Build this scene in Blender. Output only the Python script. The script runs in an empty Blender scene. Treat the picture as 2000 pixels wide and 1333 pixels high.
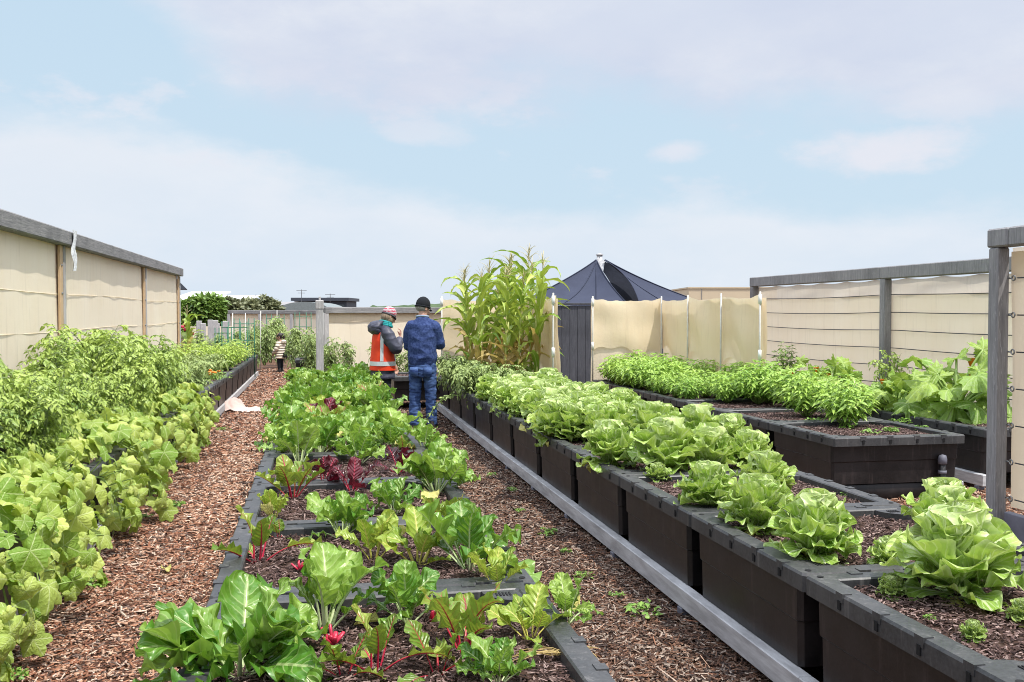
import bpy, math, random
import numpy as np
from mathutils import Vector, Matrix, Euler
random.seed(7)
RNG = np.random.default_rng(11)
SC = bpy.context.scene
COL = SC.collection
PI = math.pi
R = math.radians

# ------------------------------------------------------------------ camera
CAM_Z, YAW, PITCH, F = 1.54, R(11.03), R(1.605), 1944.0
cam_d = bpy.data.cameras.new('camera'); cam = bpy.data.objects.new('camera', cam_d); COL.objects.link(cam)
cam.location = (0, 0, CAM_Z); cam.rotation_euler = (PI/2 - PITCH, 0, -YAW)
cam_d.sensor_width = 36; cam_d.lens = 35.0; cam_d.clip_end = 5000; cam_d.clip_start = 0.05
SC.camera = cam
ROT = Euler((PI/2 - PITCH, 0, -YAW)).to_matrix()
def ray(x, y): return ROT @ Vector(((x-1000)/F, -(y-666.5)/F, -1))
def on_z(x, y, z):          # where a line of sight meets the level z (used to read positions off the photograph)
    d = ray(x, y); k = (z-CAM_Z)/d.z
    return Vector((d.x*k, d.y*k, z))
def at(x, y, depth):
    d = ray(x, y)
    return Vector((d.x*depth, d.y*depth, CAM_Z + d.z*depth))

# ------------------------------------------------------------------ mesh collector
class MB:
    def __init__(s): s.v=[]; s.uv=[]; s.c=[]; s.q=[]; s.t=[]; s.qm=[]; s.tm=[]; s.n=0
    def add(s, v, q=None, t=None, uv=None, c=None, m=0):
        v = np.asarray(v, float).reshape(-1, 3); k = len(v)
        s.v.append(v)
        s.uv.append(np.zeros((k,2)) if uv is None else np.asarray(uv, float).reshape(-1,2))
        if c is None: c = (0.5, 0.5, 0.5)
        c = np.asarray(c, float)
        s.c.append(np.tile(c, (k,1)) if c.ndim == 1 else c)
        if q is not None and len(q):
            q = np.asarray(q, int).reshape(-1,4); s.q.append(q+s.n); s.qm.append(np.full(len(q), m))
        if t is not None and len(t):
            t = np.asarray(t, int).reshape(-1,3); s.t.append(t+s.n); s.tm.append(np.full(len(t), m))
        s.n += k
    def mesh(s, name, mats, smooth=True):
        me = bpy.data.meshes.new(name)
        v = np.concatenate(s.v); uv = np.concatenate(s.uv); c = np.concatenate(s.c)
        q = np.concatenate(s.q) if s.q else np.zeros((0,4), int)
        t = np.concatenate(s.t) if s.t else np.zeros((0,3), int)
        mi = np.concatenate([np.concatenate(s.qm) if s.qm else np.zeros(0,int), np.concatenate(s.tm) if s.tm else np.zeros(0,int)])
        li = np.concatenate([q.ravel(), t.ravel()])
        me.vertices.add(len(v)); me.vertices.foreach_set('co', v.ravel())
        me.loops.add(len(li)); me.loops.foreach_set('vertex_index', li.astype(np.int32))
        nf = len(q)+len(t); me.polygons.add(nf)
        st = np.concatenate([np.arange(len(q))*4, len(q)*4 + np.arange(len(t))*3])
        me.polygons.foreach_set('loop_start', st.astype(np.int32))
        me.polygons.foreach_set('material_index', mi.astype(np.int32))
        me.polygons.foreach_set('use_smooth', np.full(nf, smooth))
        ul = me.uv_layers.new(name='UVMap'); ul.data.foreach_set('uv', uv[li].astype(np.float32).ravel())
        ca = me.color_attributes.new('tone', 'FLOAT_COLOR', 'POINT')
        ca.data.foreach_set('color', np.concatenate([c, np.ones((len(c),1))], 1).astype(np.float32).ravel())
        me.update(calc_edges=True)
        me.validate()
        for m in (mats if isinstance(mats, (list, tuple)) else [mats]): me.materials.append(m)
        return me
    def build(s, name, mats, parent=None, smooth=True, loc=None):
        o = bpy.data.objects.new(name, s.mesh(name, mats, smooth)); COL.objects.link(o)
        if parent: o.parent = parent
        if loc is not None: o.location = loc
        return o
    # simple shapes
    def box(s, lo, hi, m=0, M=None, c=None):
        x0,y0,z0 = lo; x1,y1,z1 = hi
        v = np.array([(x0,y0,z0),(x1,y0,z0),(x1,y1,z0),(x0,y1,z0),(x0,y0,z1),(x1,y0,z1),(x1,y1,z1),(x0,y1,z1)], float)
        if M is not None: v = np.array([M @ Vector(p) for p in v])
        s.add(v, q=[(0,3,2,1),(4,5,6,7),(0,1,5,4),(1,2,6,5),(2,3,7,6),(3,0,4,7)], m=m, c=c)
    def cbox(s, lo, hi, b=0.008, m=0, c=None):   # box with chamfered edges
        lo = np.array(lo, float); hi = np.array(hi, float); b = min(b, (hi-lo).min()*.45)
        ctr = (lo+hi)/2; h = (hi-lo)/2
        V = []; idx = {}
        for ax in range(3):
            for sx in (-1,1):
                for sy in (-1,1):
                    for sz in (-1,1):
                        sg = np.array((sx,sy,sz), float); p = sg*(h-b); p[ax] = sg[ax]*h[ax]
                        idx[(ax,sx,sy,sz)] = len(V); V.append(ctr+p)
        Q = []; T = []
        def fix(f):
            p = [np.array(V[i]) for i in f]; n = np.cross(p[1]-p[0], p[2]-p[0]); g = sum(p)/len(p)-ctr
            return f if np.dot(n,g) > 0 else f[::-1]
        for ax in range(3):
            o = [a for a in range(3) if a != ax]
            for sg in (-1,1):
                f = []
                for a,b_ in ((-1,-1),(1,-1),(1,1),(-1,1)):
                    k = [0,0,0]; k[ax]=sg; k[o[0]]=a; k[o[1]]=b_; f.append(idx[(ax,*k)])
                Q.append(fix(f))
        for ax in range(3):
            o = [a for a in range(3) if a != ax]
            for a in (-1,1):
                for b_ in (-1,1):
                    k0=[0,0,0]; k1=[0,0,0]; k0[o[0]]=k1[o[0]]=a; k0[o[1]]=k1[o[1]]=b_; k0[ax]=-1; k1[ax]=1
                    Q.append(fix([idx[(o[0],*k0)], idx[(o[0],*k1)], idx[(o[1],*k1)], idx[(o[1],*k0)]]))
        for sx in (-1,1):
            for sy in (-1,1):
                for sz in (-1,1): T.append(fix([idx[(a,sx,sy,sz)] for a in range(3)]))
        s.add(V, q=Q, t=T, m=m, c=c)
    def tube(s, pts, rad, seg=8, m=0, c=None, caps=True, flat=1.0, up=None):
        pts = np.asarray(pts, float); n = len(pts)
        rad = np.full(n, rad) if np.isscalar(rad) else np.asarray(rad, float)
        T = np.gradient(pts, axis=0); T /= np.linalg.norm(T, axis=1)[:,None]+1e-12
        ref = np.array(up if up is not None else ((0,0,1) if abs(T[0][2]) < .9 else (1,0,0)), float)
        A = np.cross(T[0], ref); A /= np.linalg.norm(A)+1e-12
        V=[]; U=[]
        ang = np.linspace(0, 2*PI, seg, endpoint=False)
        for i in range(n):
            A = A - T[i]*np.dot(A,T[i]); A /= np.linalg.norm(A)+1e-12
            B = np.cross(T[i], A)
            V.append(pts[i] + rad[i]*(np.cos(ang)[:,None]*A + flat*np.sin(ang)[:,None]*B))
            U.append(np.stack([np.linspace(0,1,seg), np.full(seg, i/(n-1))],1))
        V = np.concatenate(V); Q=[]
        j = np.arange(seg); jn = (j+1)%seg
        for i in range(n-1): Q.append(np.stack([i*seg+j, i*seg+jn, (i+1)*seg+jn, (i+1)*seg+j],1))
        Q = np.concatenate(Q); Tn=[]
        U = np.concatenate(U)
        if caps:
            k = len(V); V = np.concatenate([V, pts[:1]-T[:1]*rad[0]*.3, pts[-1:]+T[-1:]*rad[-1]*.3]); U = np.concatenate([U,[[.5,0],[.5,1]]])
            for a in range(seg):
                Tn.append((k, (a+1)%seg, a)); Tn.append((k+1, (n-1)*seg+a, (n-1)*seg+(a+1)%seg))
        s.add(V, q=Q, t=Tn, uv=U, m=m, c=c)
    def loft(s, rings, m=0, c=None, caps=True, uvz=True):   # rings: list of (k,3)
        rings = [np.asarray(r, float) for r in rings]; k = len(rings[0]); n = len(rings)
        V = np.concatenate(rings); j = np.arange(k); jn=(j+1)%k
        Q = np.concatenate([np.stack([i*k+j, i*k+jn, (i+1)*k+jn, (i+1)*k+j],1) for i in range(n-1)])
        U = np.concatenate([np.stack([np.arange(k)/k, np.full(k, i/max(1,n-1))],1) for i in range(n)])
        T=[]
        if caps:
            a = len(V); V = np.concatenate([V, rings[0].mean(0)[None], rings[-1].mean(0)[None]]); U=np.concatenate([U,[[.5,0],[.5,1]]])
            for i in range(k): T.append((a,(i+1)%k,i)); T.append((a+1,(n-1)*k+i,(n-1)*k+(i+1)%k))
        s.add(V, q=Q, t=T, uv=U, m=m, c=c)
    def ball(s, ctr, r, seg=14, rings=9, m=0, c=None, M=None):
        r = np.array((r,r,r) if np.isscalar(r) else r, float)
        rg=[]
        a = np.linspace(0,2*PI,seg,endpoint=False)
        for i in range(rings):
            ph = -PI/2 + PI*(i+.5)/rings
            p = np.stack([np.cos(ph)*np.cos(a), np.cos(ph)*np.sin(a), np.full(seg, math.sin(ph))],1)*r
            if M is not None: p = p @ np.array(M).T
            rg.append(p+np.array(ctr))
        s.loft(rg, m=m, c=c)
    def grid(s, P, uv=None, m=0, c=None):   # P (n,k,3)
        n,k,_ = P.shape; i = np.arange(n-1)[:,None]*k + np.arange(k-1)[None]
        i = i.ravel(); Q = np.stack([i, i+1, i+k+1, i+k],1)
        if uv is None:
            uv = np.stack(np.meshgrid(np.linspace(0,1,k), np.linspace(0,1,n)), -1)
        s.add(P.reshape(-1,3), q=Q, uv=uv.reshape(-1,2), m=m, c=c if c is None or np.ndim(c)==1 else np.asarray(c).reshape(-1,3))

def ell(cx, cy, z, rx, ry, k=20, p=2.0):
    a = np.linspace(0, 2*PI, k, endpoint=False); ca, sa = np.cos(a), np.sin(a)
    return np.stack([cx + rx*np.sign(ca)*np.abs(ca)**(2/p), cy + ry*np.sign(sa)*np.abs(sa)**(2/p), np.full(k, z)], 1)

# ------------------------------------------------------------------ naming helpers
def props(o, label=None, cat=None, group=None, kind=None):
    if label: o['label'] = label
    if cat: o['category'] = cat
    if group: o['group'] = group
    if kind: o['kind'] = kind
    return o
def thing(name, label, cat, loc=(0,0,0), rz=0, group=None):
    o = bpy.data.objects.new(name, None); COL.objects.link(o); o.empty_display_size = .1
    o.location = loc; o.rotation_euler = (0,0,rz)
    return props(o, label, cat, group)
def dup(root, loc, rz, label, scale=1.0, group=None, tilt=(0,0)):
    r = root.copy(); COL.objects.link(r); r.location = loc; r.rotation_euler = (tilt[0],tilt[1],rz)
    r.scale = (scale,)*3 if np.isscalar(scale) else scale
    r['label'] = label
    if group: r['group'] = group
    for ch in list(root.children):
        c = ch.copy(); COL.objects.link(c); c.parent = r
        for g in list(ch.children):
            d = g.copy(); COL.objects.link(d); d.parent = c
    return r
class Kind:
    """first placement moves the original, later ones copy it"""
    def __init__(s, roots): s.roots = roots; s.used = [False]*len(roots)
    def place(s, i, loc, rz, label, scale=1.0, group=None, tilt=(0,0)):
        i %= len(s.roots); r = s.roots[i]
        if not s.used[i]:
            s.used[i] = True; r.location = loc; r.rotation_euler = (tilt[0],tilt[1],rz)
            r.scale = (scale,)*3 if np.isscalar(scale) else scale; r['label'] = label
            if group: r['group'] = group
            return r
        return dup(r, loc, rz, label, scale, group, tilt)
    def purge(s):
        for r,u in zip(s.roots, s.used):
            if not u:
                for ch in list(r.children): bpy.data.objects.remove(ch)
                bpy.data.objects.remove(r)
ORD = ['first','second','third','fourth','fifth','sixth','seventh','eighth','ninth','tenth','eleventh','twelfth','thirteenth','fourteenth','fifteenth','sixteenth','seventeenth','eighteenth','nineteenth','twentieth','twenty-first','twenty-second']

# ------------------------------------------------------------------ materials
class NT:
    def __init__(s, name):
        s.m = bpy.data.materials.new(name); s.m.use_nodes = True; s.t = s.m.node_tree; s.t.nodes.clear()
        s.out = s.t.nodes.new('ShaderNodeOutputMaterial')
    def n(s, typ, **kw):
        nd = s.t.nodes.new('ShaderNode'+typ)
        for k,v in kw.items():
            if k.startswith('i_'):
                key = k[2:]; key = int(key) if key.isdigit() else key.replace('_',' ')
                s.set(nd.inputs[key], v)
            else: setattr(nd, k, v)
        return nd
    def set(s, inp, v):
        if isinstance(v, bpy.types.NodeSocket): s.t.links.new(v, inp)
        elif isinstance(v, bpy.types.Node): s.t.links.new(v.outputs[0], inp)
        else:
            if hasattr(inp.default_value, '__len__') and len(inp.default_value) == 4 and len(v) == 3: v = (*v, 1)
            inp.default_value = v
    def math(s, op, a, b=0.0, c=0.0, clamp=False):
        nd = s.t.nodes.new('ShaderNodeMath'); nd.operation = op; nd.use_clamp = clamp
        s.set(nd.inputs[0], a); s.set(nd.inputs[1], b); s.set(nd.inputs[2], c); return nd.outputs[0]
    def mix(s, f, a, b, mode='MIX'):
        nd = s.t.nodes.new('ShaderNodeMix'); nd.data_type = 'RGBA'; nd.blend_type = mode
        s.set(nd.inputs[0], f); s.set(nd.inputs[6], a); s.set(nd.inputs[7], b); return nd.outputs[2]
    def mapr(s, v, a, b, c=0.0, d=1.0, smooth=False):
        nd = s.t.nodes.new('ShaderNodeMapRange'); nd.interpolation_type = 'SMOOTHSTEP' if smooth else 'LINEAR'
        s.set(nd.inputs[0], v)
        for i,x in zip((1,2,3,4),(a,b,c,d)): s.set(nd.inputs[i], x)
        return nd.outputs[0]
    def noise(s, scale, detail=4, rough=.6, vec=None, stretch=None, coord='Object', dist=0.0):
        if vec is None: vec = s.n('TexCoord').outputs[coord]
        if stretch:
            mp = s.n('Mapping', i_Scale=stretch); s.set(mp.inputs[0], vec); vec = mp.outputs[0]
        nd = s.n('TexNoise', i_Scale=scale, i_Detail=detail, i_Roughness=rough, i_Distortion=dist); s.set(nd.inputs['Vector'], vec)
        return nd.outputs[0]
    def bump(s, h, strength=.3, dist=.01):
        return s.n('Bump', i_Strength=strength, i_Distance=dist, i_Height=h).outputs[0]
    def principled(s, col, rough=.6, spec=.5, normal=None, metal=0.0):
        p = s.n('BsdfPrincipled', i_Base_Color=col, i_Roughness=rough, i_Metallic=metal)
        s.set(p.inputs['Specular IOR Level'], spec)
        if normal is not None: s.set(p.inputs['Normal'], normal)
        return p
    def done(s, sh):
        s.t.links.new(sh if isinstance(sh, bpy.types.NodeSocket) else sh.outputs[0], s.out.inputs[0]); return s.m

def m_plain(name, col, rough=.6, spec=.4, var=.25, scale=12, bump=.15, col2=None, stretch=None, metal=0.0, bdist=.004):
    t = NT(name); n1 = t.noise(scale, 5, .65, stretch=stretch)
    c2 = col2 if col2 else tuple(x*(1-var) for x in col)
    c = t.mix(t.mapr(n1, .35, .68), c2, col)
    return t.done(t.principled(c, rough, spec, t.bump(n1, bump, bdist), metal))

def m_leaf(name, ca, cb, vein, nveins=7, slope=.9, vstr=.75, transl=.35, tcol=None, rough=.4, spec=.5, palm=False, bumpd=.006, blotch=None, midw=.05, rand=.25, edge=None):
    t = NT(name)
    uv = t.n('UVMap'); sep = t.n('SeparateXYZ'); t.set(sep.inputs[0], uv.outputs[0])
    tone = t.n('Attribute', attribute_name='tone'); st = t.n('SeparateColor'); t.set(st.inputs[0], tone.outputs['Color'])
    oi = t.n('ObjectInfo')
    f = t.math('ADD', st.outputs[0], t.math('MULTIPLY', t.math('SUBTRACT', oi.outputs['Random'], .5), rand))
    nz = t.noise(9, 3, .6)
    f = t.math('ADD', f, t.math('MULTIPLY', t.math('SUBTRACT', nz, .5), .9), clamp=True)
    base = t.mix(f, ca, cb)
    if blotch:
        nb = t.noise(60, 3, .6); base = t.mix(t.mapr(nb, .5, .62, 0, .6), base, blotch)
    if palm:
        a = t.math('MULTIPLY', sep.outputs[0], 1.0)
        fr = t.math('ABSOLUTE', t.math('SUBTRACT', t.math('FRACT', t.math('ADD', a, .5)), .5))   # 0 at a main vein
        d = t.math('MULTIPLY', fr, t.math('ADD', sep.outputs[1], .05))
        main = t.mapr(d, .010, .045, 1, 0, True)
        sv = t.math('FRACT', t.math('ADD', t.math('SUBTRACT', t.math('MULTIPLY', sep.outputs[1], 3.6), t.math('MULTIPLY', fr, 4.0)), t.math('MULTIPLY', t.noise(22, 3, .6), .8)))
        side = t.mapr(t.math('ABSOLUTE', t.math('SUBTRACT', sv, .5)), .0, .08, .28, 0, True)
        h = t.math('ADD', t.math('MULTIPLY', t.math('ABSOLUTE', t.math('SUBTRACT', sv, .5)), .5), t.noise(38, 4, .6))
        vm = t.math('MAXIMUM', main, side)
    else:
        x = t.math('ABSOLUTE', t.math('SUBTRACT', t.math('MULTIPLY', sep.outputs[0], 2.0), 1.0))
        wob = t.math('MULTIPLY', t.math('SUBTRACT', t.noise(25, 2, .5), .5), .5)
        sv = t.math('FRACT', t.math('ADD', t.math('SUBTRACT', t.math('MULTIPLY', sep.outputs[1], float(nveins)), t.math('MULTIPLY', x, slope*2)), wob))
        h = t.math('ABSOLUTE', t.math('SUBTRACT', sv, .5))
        side = t.mapr(h, .02, .11, .75, 0, True)
        side = t.math('MULTIPLY', side, t.mapr(x, .3, 1.0, 1, .25))
        main = t.mapr(x, midw, midw*2.2, 1, 0, True)
        vm = t.math('MAXIMUM', main, side)
    c = t.mix(t.math('MULTIPLY', vm, vstr), base, vein)
    if edge: c = t.mix(t.mapr(st.outputs[1], .80, 1.0, 0, .75), c, edge)
    nrm = t.bump(h, .7, bumpd)
    p = t.principled(c, rough, spec, nrm)
    tr = t.n('BsdfTranslucent'); t.set(tr.inputs[0], t.mix(.5, c, tcol) if tcol else c); t.set(tr.inputs['Normal'], nrm)
    ms = t.n('MixShader', i_0=transl); t.set(ms.inputs[1], p.outputs[0]); t.set(ms.inputs[2], tr.outputs[0])
    return t.done(ms)

def m_small(name, ca, cb, transl=.3, rough=.45, tip=None, rand=.35, spec=.45):
    t = NT(name); tone = t.n('Attribute', attribute_name='tone'); st = t.n('SeparateColor'); t.set(st.inputs[0], tone.outputs['Color'])
    oi = t.n('ObjectInfo'); uv = t.n('UVMap'); sep = t.n('SeparateXYZ'); t.set(sep.inputs[0], uv.outputs[0])
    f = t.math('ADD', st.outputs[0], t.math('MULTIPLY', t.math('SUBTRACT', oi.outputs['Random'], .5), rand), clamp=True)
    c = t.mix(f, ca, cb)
    if tip: c = t.mix(t.mapr(st.outputs[1], .55, .95), c, tip)
    x = t.math('ABSOLUTE', t.math('SUBTRACT', sep.outputs[0], .5))
    c = t.mix(t.mapr(x, .03, .12, .35, 0), c, tuple(min(1, v*1.9) for v in cb))
    p = t.principled(c, rough, spec); tr = t.n('BsdfTranslucent'); t.set(tr.inputs[0], c)
    ms = t.n('MixShader', i_0=transl); t.set(ms.inputs[1], p.outputs[0]); t.set(ms.inputs[2], tr.outputs[0])
    return t.done(ms)

def m_wood(name, ca, cb, axis='Z', rough=.8, scale=6):
    st = {'Z':(14,14,.7),'Y':(14,.7,14),'X':(.7,14,14)}[axis]
    t = NT(name); n1 = t.noise(scale, 6, .7, stretch=st); n2 = t.noise(2.2, 3, .5); n3 = t.noise(scale*3, 3, .6, stretch=st)
    c = t.mix(t.mapr(n1, .3, .7), ca, cb)
    c = t.mix(t.mapr(n2, .5, .75, 0, .5), c, tuple(x*.6 for x in ca))
    c = t.mix(t.mapr(n3, .62, .7, 0, .7), c, tuple(min(1, x*1.7) for x in cb))
    return t.done(t.principled(c, rough, .25, t.bump(n1, .5, .004)))

def m_fabric(name, ca, cb, transl=.4, transp=0.0, weave=260):
    t = NT(name); n1 = t.noise(1.3, 5, .65, stretch=(1,1,.5)); n2 = t.noise(weave, 2, .5); n3 = t.noise(5, 4, .6, stretch=(3,3,.25))
    c = t.mix(t.mapr(n1, .3, .7), ca, cb); c = t.mix(t.mapr(n3, .55, .8, 0, .35), c, tuple(x*.62 for x in ca))
    bh = t.math('ADD', n2, t.math('MULTIPLY', t.noise(7, 4, .6), 3.0))
    nrm = t.bump(bh, .25, .006)
    d = t.principled(c, .9, .1, nrm); tr = t.n('BsdfTranslucent'); t.set(tr.inputs[0], c)
    ms = t.n('MixShader', i_0=transl); t.set(ms.inputs[1], d.outputs[0]); t.set(ms.inputs[2], tr.outputs[0])
    if transp > 0:
        tp = t.n('BsdfTransparent'); m2 = t.n('MixShader', i_0=transp); t.set(m2.inputs[1], ms.outputs[0]); t.set(m2.inputs[2], tp.outputs[0]); ms = m2
    return t.done(ms)

def m_tone(name, rough=.8, spec=.2, mul=1.0, bump=True):
    t = NT(name); a = t.n('Attribute', attribute_name='tone')
    n = t.noise(120, 3, .6); c = t.mix(t.mapr(n, .35, .65, .55, 0), a.outputs['Color'], (.02,.012,.008))
    return t.done(t.principled(c, rough, spec, t.bump(n, .4, .002)))

M = {}
M['chip'] = m_tone('wood_chips')
def mulch_mat(name, cols):
    t = NT(name); v = t.n('TexVoronoi', i_Scale=42.0); mp = t.n('Mapping', i_Scale=(1,.55,1)); t.set(mp.inputs[0], t.n('TexCoord').outputs['Object'])
    dn = t.noise(18, 3, .6)
    t.set(v.inputs['Vector'], mp.outputs[0]); sp = t.n('SeparateColor'); t.set(sp.inputs[0], v.outputs['Color'])
    r = t.n('ValToRGB'); t.set(r.inputs[0], sp.outputs[0]); e = r.color_ramp.elements
    for i,(pos,c) in enumerate(cols):
        el = e[i] if i < 2 else e.new(pos)
        el.position = pos; el.color = (*c,1)
    n = t.noise(1.1, 4, .6); c = t.mix(t.mapr(n, .3, .7, 0, .4), r.outputs[0], (.30,.19,.13))
    c = t.mix(t.mapr(v.outputs[0], .0, .35, .0, .8), c, (.03,.016,.01))
    return t.done(t.principled(c, .9, .15, t.bump(t.math('ADD', v.outputs[0], dn), .8, .02)))
M['mulch'] = mulch_mat('bark_mulch', [(0,(.08,.035,.02)),(.35,(.32,.13,.07)),(.7,(.48,.25,.15)),(1,(.62,.44,.33))])
M['soil'] = mulch_mat('bed_mulch', [(0,(.02,.012,.010)),(.4,(.075,.040,.034)),(.75,(.16,.095,.08)),(1,(.3,.21,.18))])
def plastic(name, ca, cb, dust, rough, ds=3.0):
    t = NT(name); n1 = t.noise(ds, 6, .7); n2 = t.noise(70, 3, .6); n3 = t.noise(4, 5, .7, stretch=(6,6,.6))
    c = t.mix(t.mapr(n2, .35, .7), ca, cb); c = t.mix(t.mapr(n1, .45, .75, 0, .65), c, dust)
    c = t.mix(t.mapr(n3, .56, .72, 0, .6), c, tuple(x*1.7 for x in dust))
    r = t.mapr(n1, .3, .7, rough, rough+.2)
    return t.done(t.principled(c, r, .45, t.bump(n2, .12, .002)))
M['rim'] = plastic('black_rim_plastic', (.028,.029,.031), (.05,.052,.055), (.095,.09,.088), .36)
M['body'] = plastic('black_box_plastic', (.004,.0037,.004), (.011,.009,.0095), (.036,.027,.026), .32, 3.0)
M['hole'] = m_plain('dark_hole', (.006,.006,.007), .8)
M['steel'] = m_plain('painted_steel', (.62,.62,.63), .45, .5, col2=(.33,.325,.33), scale=4, stretch=(3,.8,6))
M['steel_dark'] = m_plain('painted_steel_dull', (.20,.20,.24), .6, .4, col2=(.12,.12,.15), scale=4)
M['wood_grey'] = m_wood('weathered_timber', (.17,.165,.17), (.34,.33,.335))
M['wood_cap'] = m_wood('weathered_rail', (.12,.12,.125), (.30,.29,.285), 'Y')
M['wood_capx'] = m_wood('weathered_cross_rail', (.14,.14,.145), (.34,.33,.32), 'X')
M['wood_pale'] = m_wood('silvered_post', (.30,.29,.29), (.52,.50,.49))
M['wood_dark'] = m_wood('charcoal_boards', (.05,.052,.062), (.105,.108,.122))
M['batten'] = m_wood('tan_batten', (.42,.28,.16), (.60,.43,.27))
M['fab'] = m_fabric('cream_cloth', (.84,.73,.55), (.88,.79,.63), .32)
M['fab2'] = m_fabric('tan_cloth', (.82,.69,.50), (.87,.77,.60), .32)
M['fab_top'] = m_fabric('single_cloth', (.72,.62,.48), (.80,.72,.60), .5, .12)
M['pvc'] = m_plain('white_pvc', (.80,.80,.78), .35, .5, var=.1)
M['pole'] = m_plain('grey_conduit', (.62,.60,.55), .4, .5, var=.2)
M['wire'] = m_plain('dark_wire', (.06,.06,.065), .5, .5)
M['bolt'] = m_plain('bolt_steel', (.30,.30,.30), .4, .6, metal=.6)
M['tag'] = m_plain('white_plastic_bag', (.78,.79,.80), .3, .5, var=.2, scale=20, bump=.6, bdist=.02)
M['sail'] = m_plain('shade_sail_cloth', (.042,.049,.080), .8, .2, var=.15, scale=3)
M['sail_in'] = m_plain('shade_sail_underside', (.016,.018,.026), .9, .1)  # same sail cloth, with the shade inside put into a darker colour
M['stake_green'] = m_plain('green_stake', (.03,.16,.09), .5, .4)
M['cream'] = m_plain('cream_render', (.66,.54,.38), .85, .2, var=.08, scale=2)
M['roof_white'] = m_plain('white_roof', (.82,.83,.84), .5, .4, var=.05)
M['wall_grey'] = m_plain('grey_cladding', (.22,.25,.25), .7, .3)
M['wall_dark'] = m_plain('dark_cladding', (.07,.08,.10), .6, .3)
M['wall_white'] = m_plain('white_cladding', (.70,.71,.72), .6, .3, var=.08)
M['glass'] = m_plain('window_glass', (.06,.08,.09), .15, .6)
M['bark'] = m_wood('tree_bark', (.09,.065,.05), (.18,.14,.11))
# leaves
M['lettuce'] = m_leaf('lettuce_leaf', (.25,.43,.055), (.48,.62,.16), (.68,.76,.42), 5, 1.3, .95, .30, (.5,.65,.08), .40, .45, bumpd=.010, edge=(.66,.76,.36), rand=.5)
M['lettuce_in'] = m_leaf('lettuce_heart_leaf', (.40,.56,.14), (.60,.71,.29), (.74,.80,.50), 5, 1.3, .95, .30, (.55,.68,.12), .40, .45, bumpd=.012, edge=(.74,.82,.46))
M['chard_g'] = m_leaf('chard_leaf', (.09,.24,.025), (.35,.50,.095), (.54,.62,.28), 6, 1.0, .6, .33, (.30,.50,.03), .33, .55, bumpd=.014, rand=.5)
M['chard_y'] = m_leaf('chard_leaf_yellow_rib', (.20,.34,.04), (.46,.56,.09), (.62,.60,.20), 6, 1.0, .7, .35, (.45,.55,.03), .36, .5, bumpd=.010)
M['chard_r'] = m_leaf('chard_leaf_red_rib', (.13,.25,.03), (.36,.45,.08), (.34,.03,.06), 7, 1.0, .85, .33, (.35,.45,.03), .34, .5, bumpd=.010)
M['chard_d'] = m_leaf('chard_leaf_dark_red', (.030,.018,.020), (.12,.02,.03), (.36,.02,.05), 7, 1.0, .8, .25, (.30,.01,.03), .3, .6, bumpd=.014)
M['stalk_w'] = m_plain('chard_stalk_white', (.62,.66,.40), .4, .5, col2=(.45,.55,.25), scale=15)
M['stalk_y'] = m_plain('chard_stalk_yellow', (.70,.58,.12), .4, .5, col2=(.55,.52,.14), scale=15)
M['stalk_r'] = m_plain('chard_stalk_red', (.55,.02,.06), .35, .5, col2=(.38,.02,.05), scale=15)
M['cuke'] = m_leaf('cucumber_leaf', (.20,.34,.045), (.56,.64,.155), (.66,.73,.36), vstr=.65, transl=.38, tcol=(.55,.65,.06), rough=.5, spec=.35, palm=True, bumpd=.010)
M['zuke'] = m_leaf('zucchini_leaf', (.12,.27,.035), (.38,.52,.10), (.52,.62,.28), vstr=.6, transl=.33, tcol=(.4,.55,.05), rough=.5, spec=.35, palm=True, bumpd=.010, blotch=(.30,.42,.16))
M['vine'] = m_plain('green_vine', (.30,.42,.12), .5, .4, col2=(.20,.30,.07), scale=15)
M['stem_dark'] = m_plain('tomato_stem', (.20,.26,.10), .6, .3)
M['wilt'] = m_leaf('wilted_leaf', (.50,.46,.12), (.66,.62,.22), (.66,.66,.36), 6, 1.0, .5, .3, (.6,.5,.15), .6, .3, bumpd=.010)
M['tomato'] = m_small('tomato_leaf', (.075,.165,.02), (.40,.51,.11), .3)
M['tomato2'] = m_small('bush_leaf', (.075,.15,.03), (.38,.47,.16), .3)
M['basil'] = m_small('basil_leaf', (.11,.28,.028), (.40,.57,.11), .32, .36, spec=.5)
M['fern'] = m_small('carrot_leaf', (.18,.34,.04), (.46,.58,.11), .35)
M['weed'] = m_small('weed_leaf', (.10,.24,.03), (.27,.42,.08), .3)
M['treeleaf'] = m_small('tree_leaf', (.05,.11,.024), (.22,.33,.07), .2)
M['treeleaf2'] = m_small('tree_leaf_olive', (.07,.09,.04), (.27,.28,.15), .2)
M['corn'] = m_leaf('corn_leaf', (.17,.31,.03), (.52,.59,.12), (.60,.66,.28), 0, 0, .55, .30, (.36,.46,.04), .4, .45, bumpd=.001, midw=.07)
M['corn_dry'] = m_leaf('dry_corn_leaf', (.42,.30,.11), (.62,.48,.20), (.60,.50,.28), 0, 0, .5, .35, (.6,.45,.1), .6, .3, bumpd=.001)
M['corn_stem'] = m_plain('corn_stalk', (.48,.46,.15), .5, .4, col2=(.32,.38,.10), scale=9)
M['tassel'] = m_plain('corn_tassel', (.62,.54,.30), .7, .2)
M['tom_fruit'] = m_plain('green_tomato', (.36,.45,.10), .3, .5)
M['flower_o'] = m_plain('orange_petal', (.85,.25,.02), .5, .3)
M['flower_p'] = m_plain('pale_pink_petal', (.75,.50,.45), .6, .3)
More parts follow.
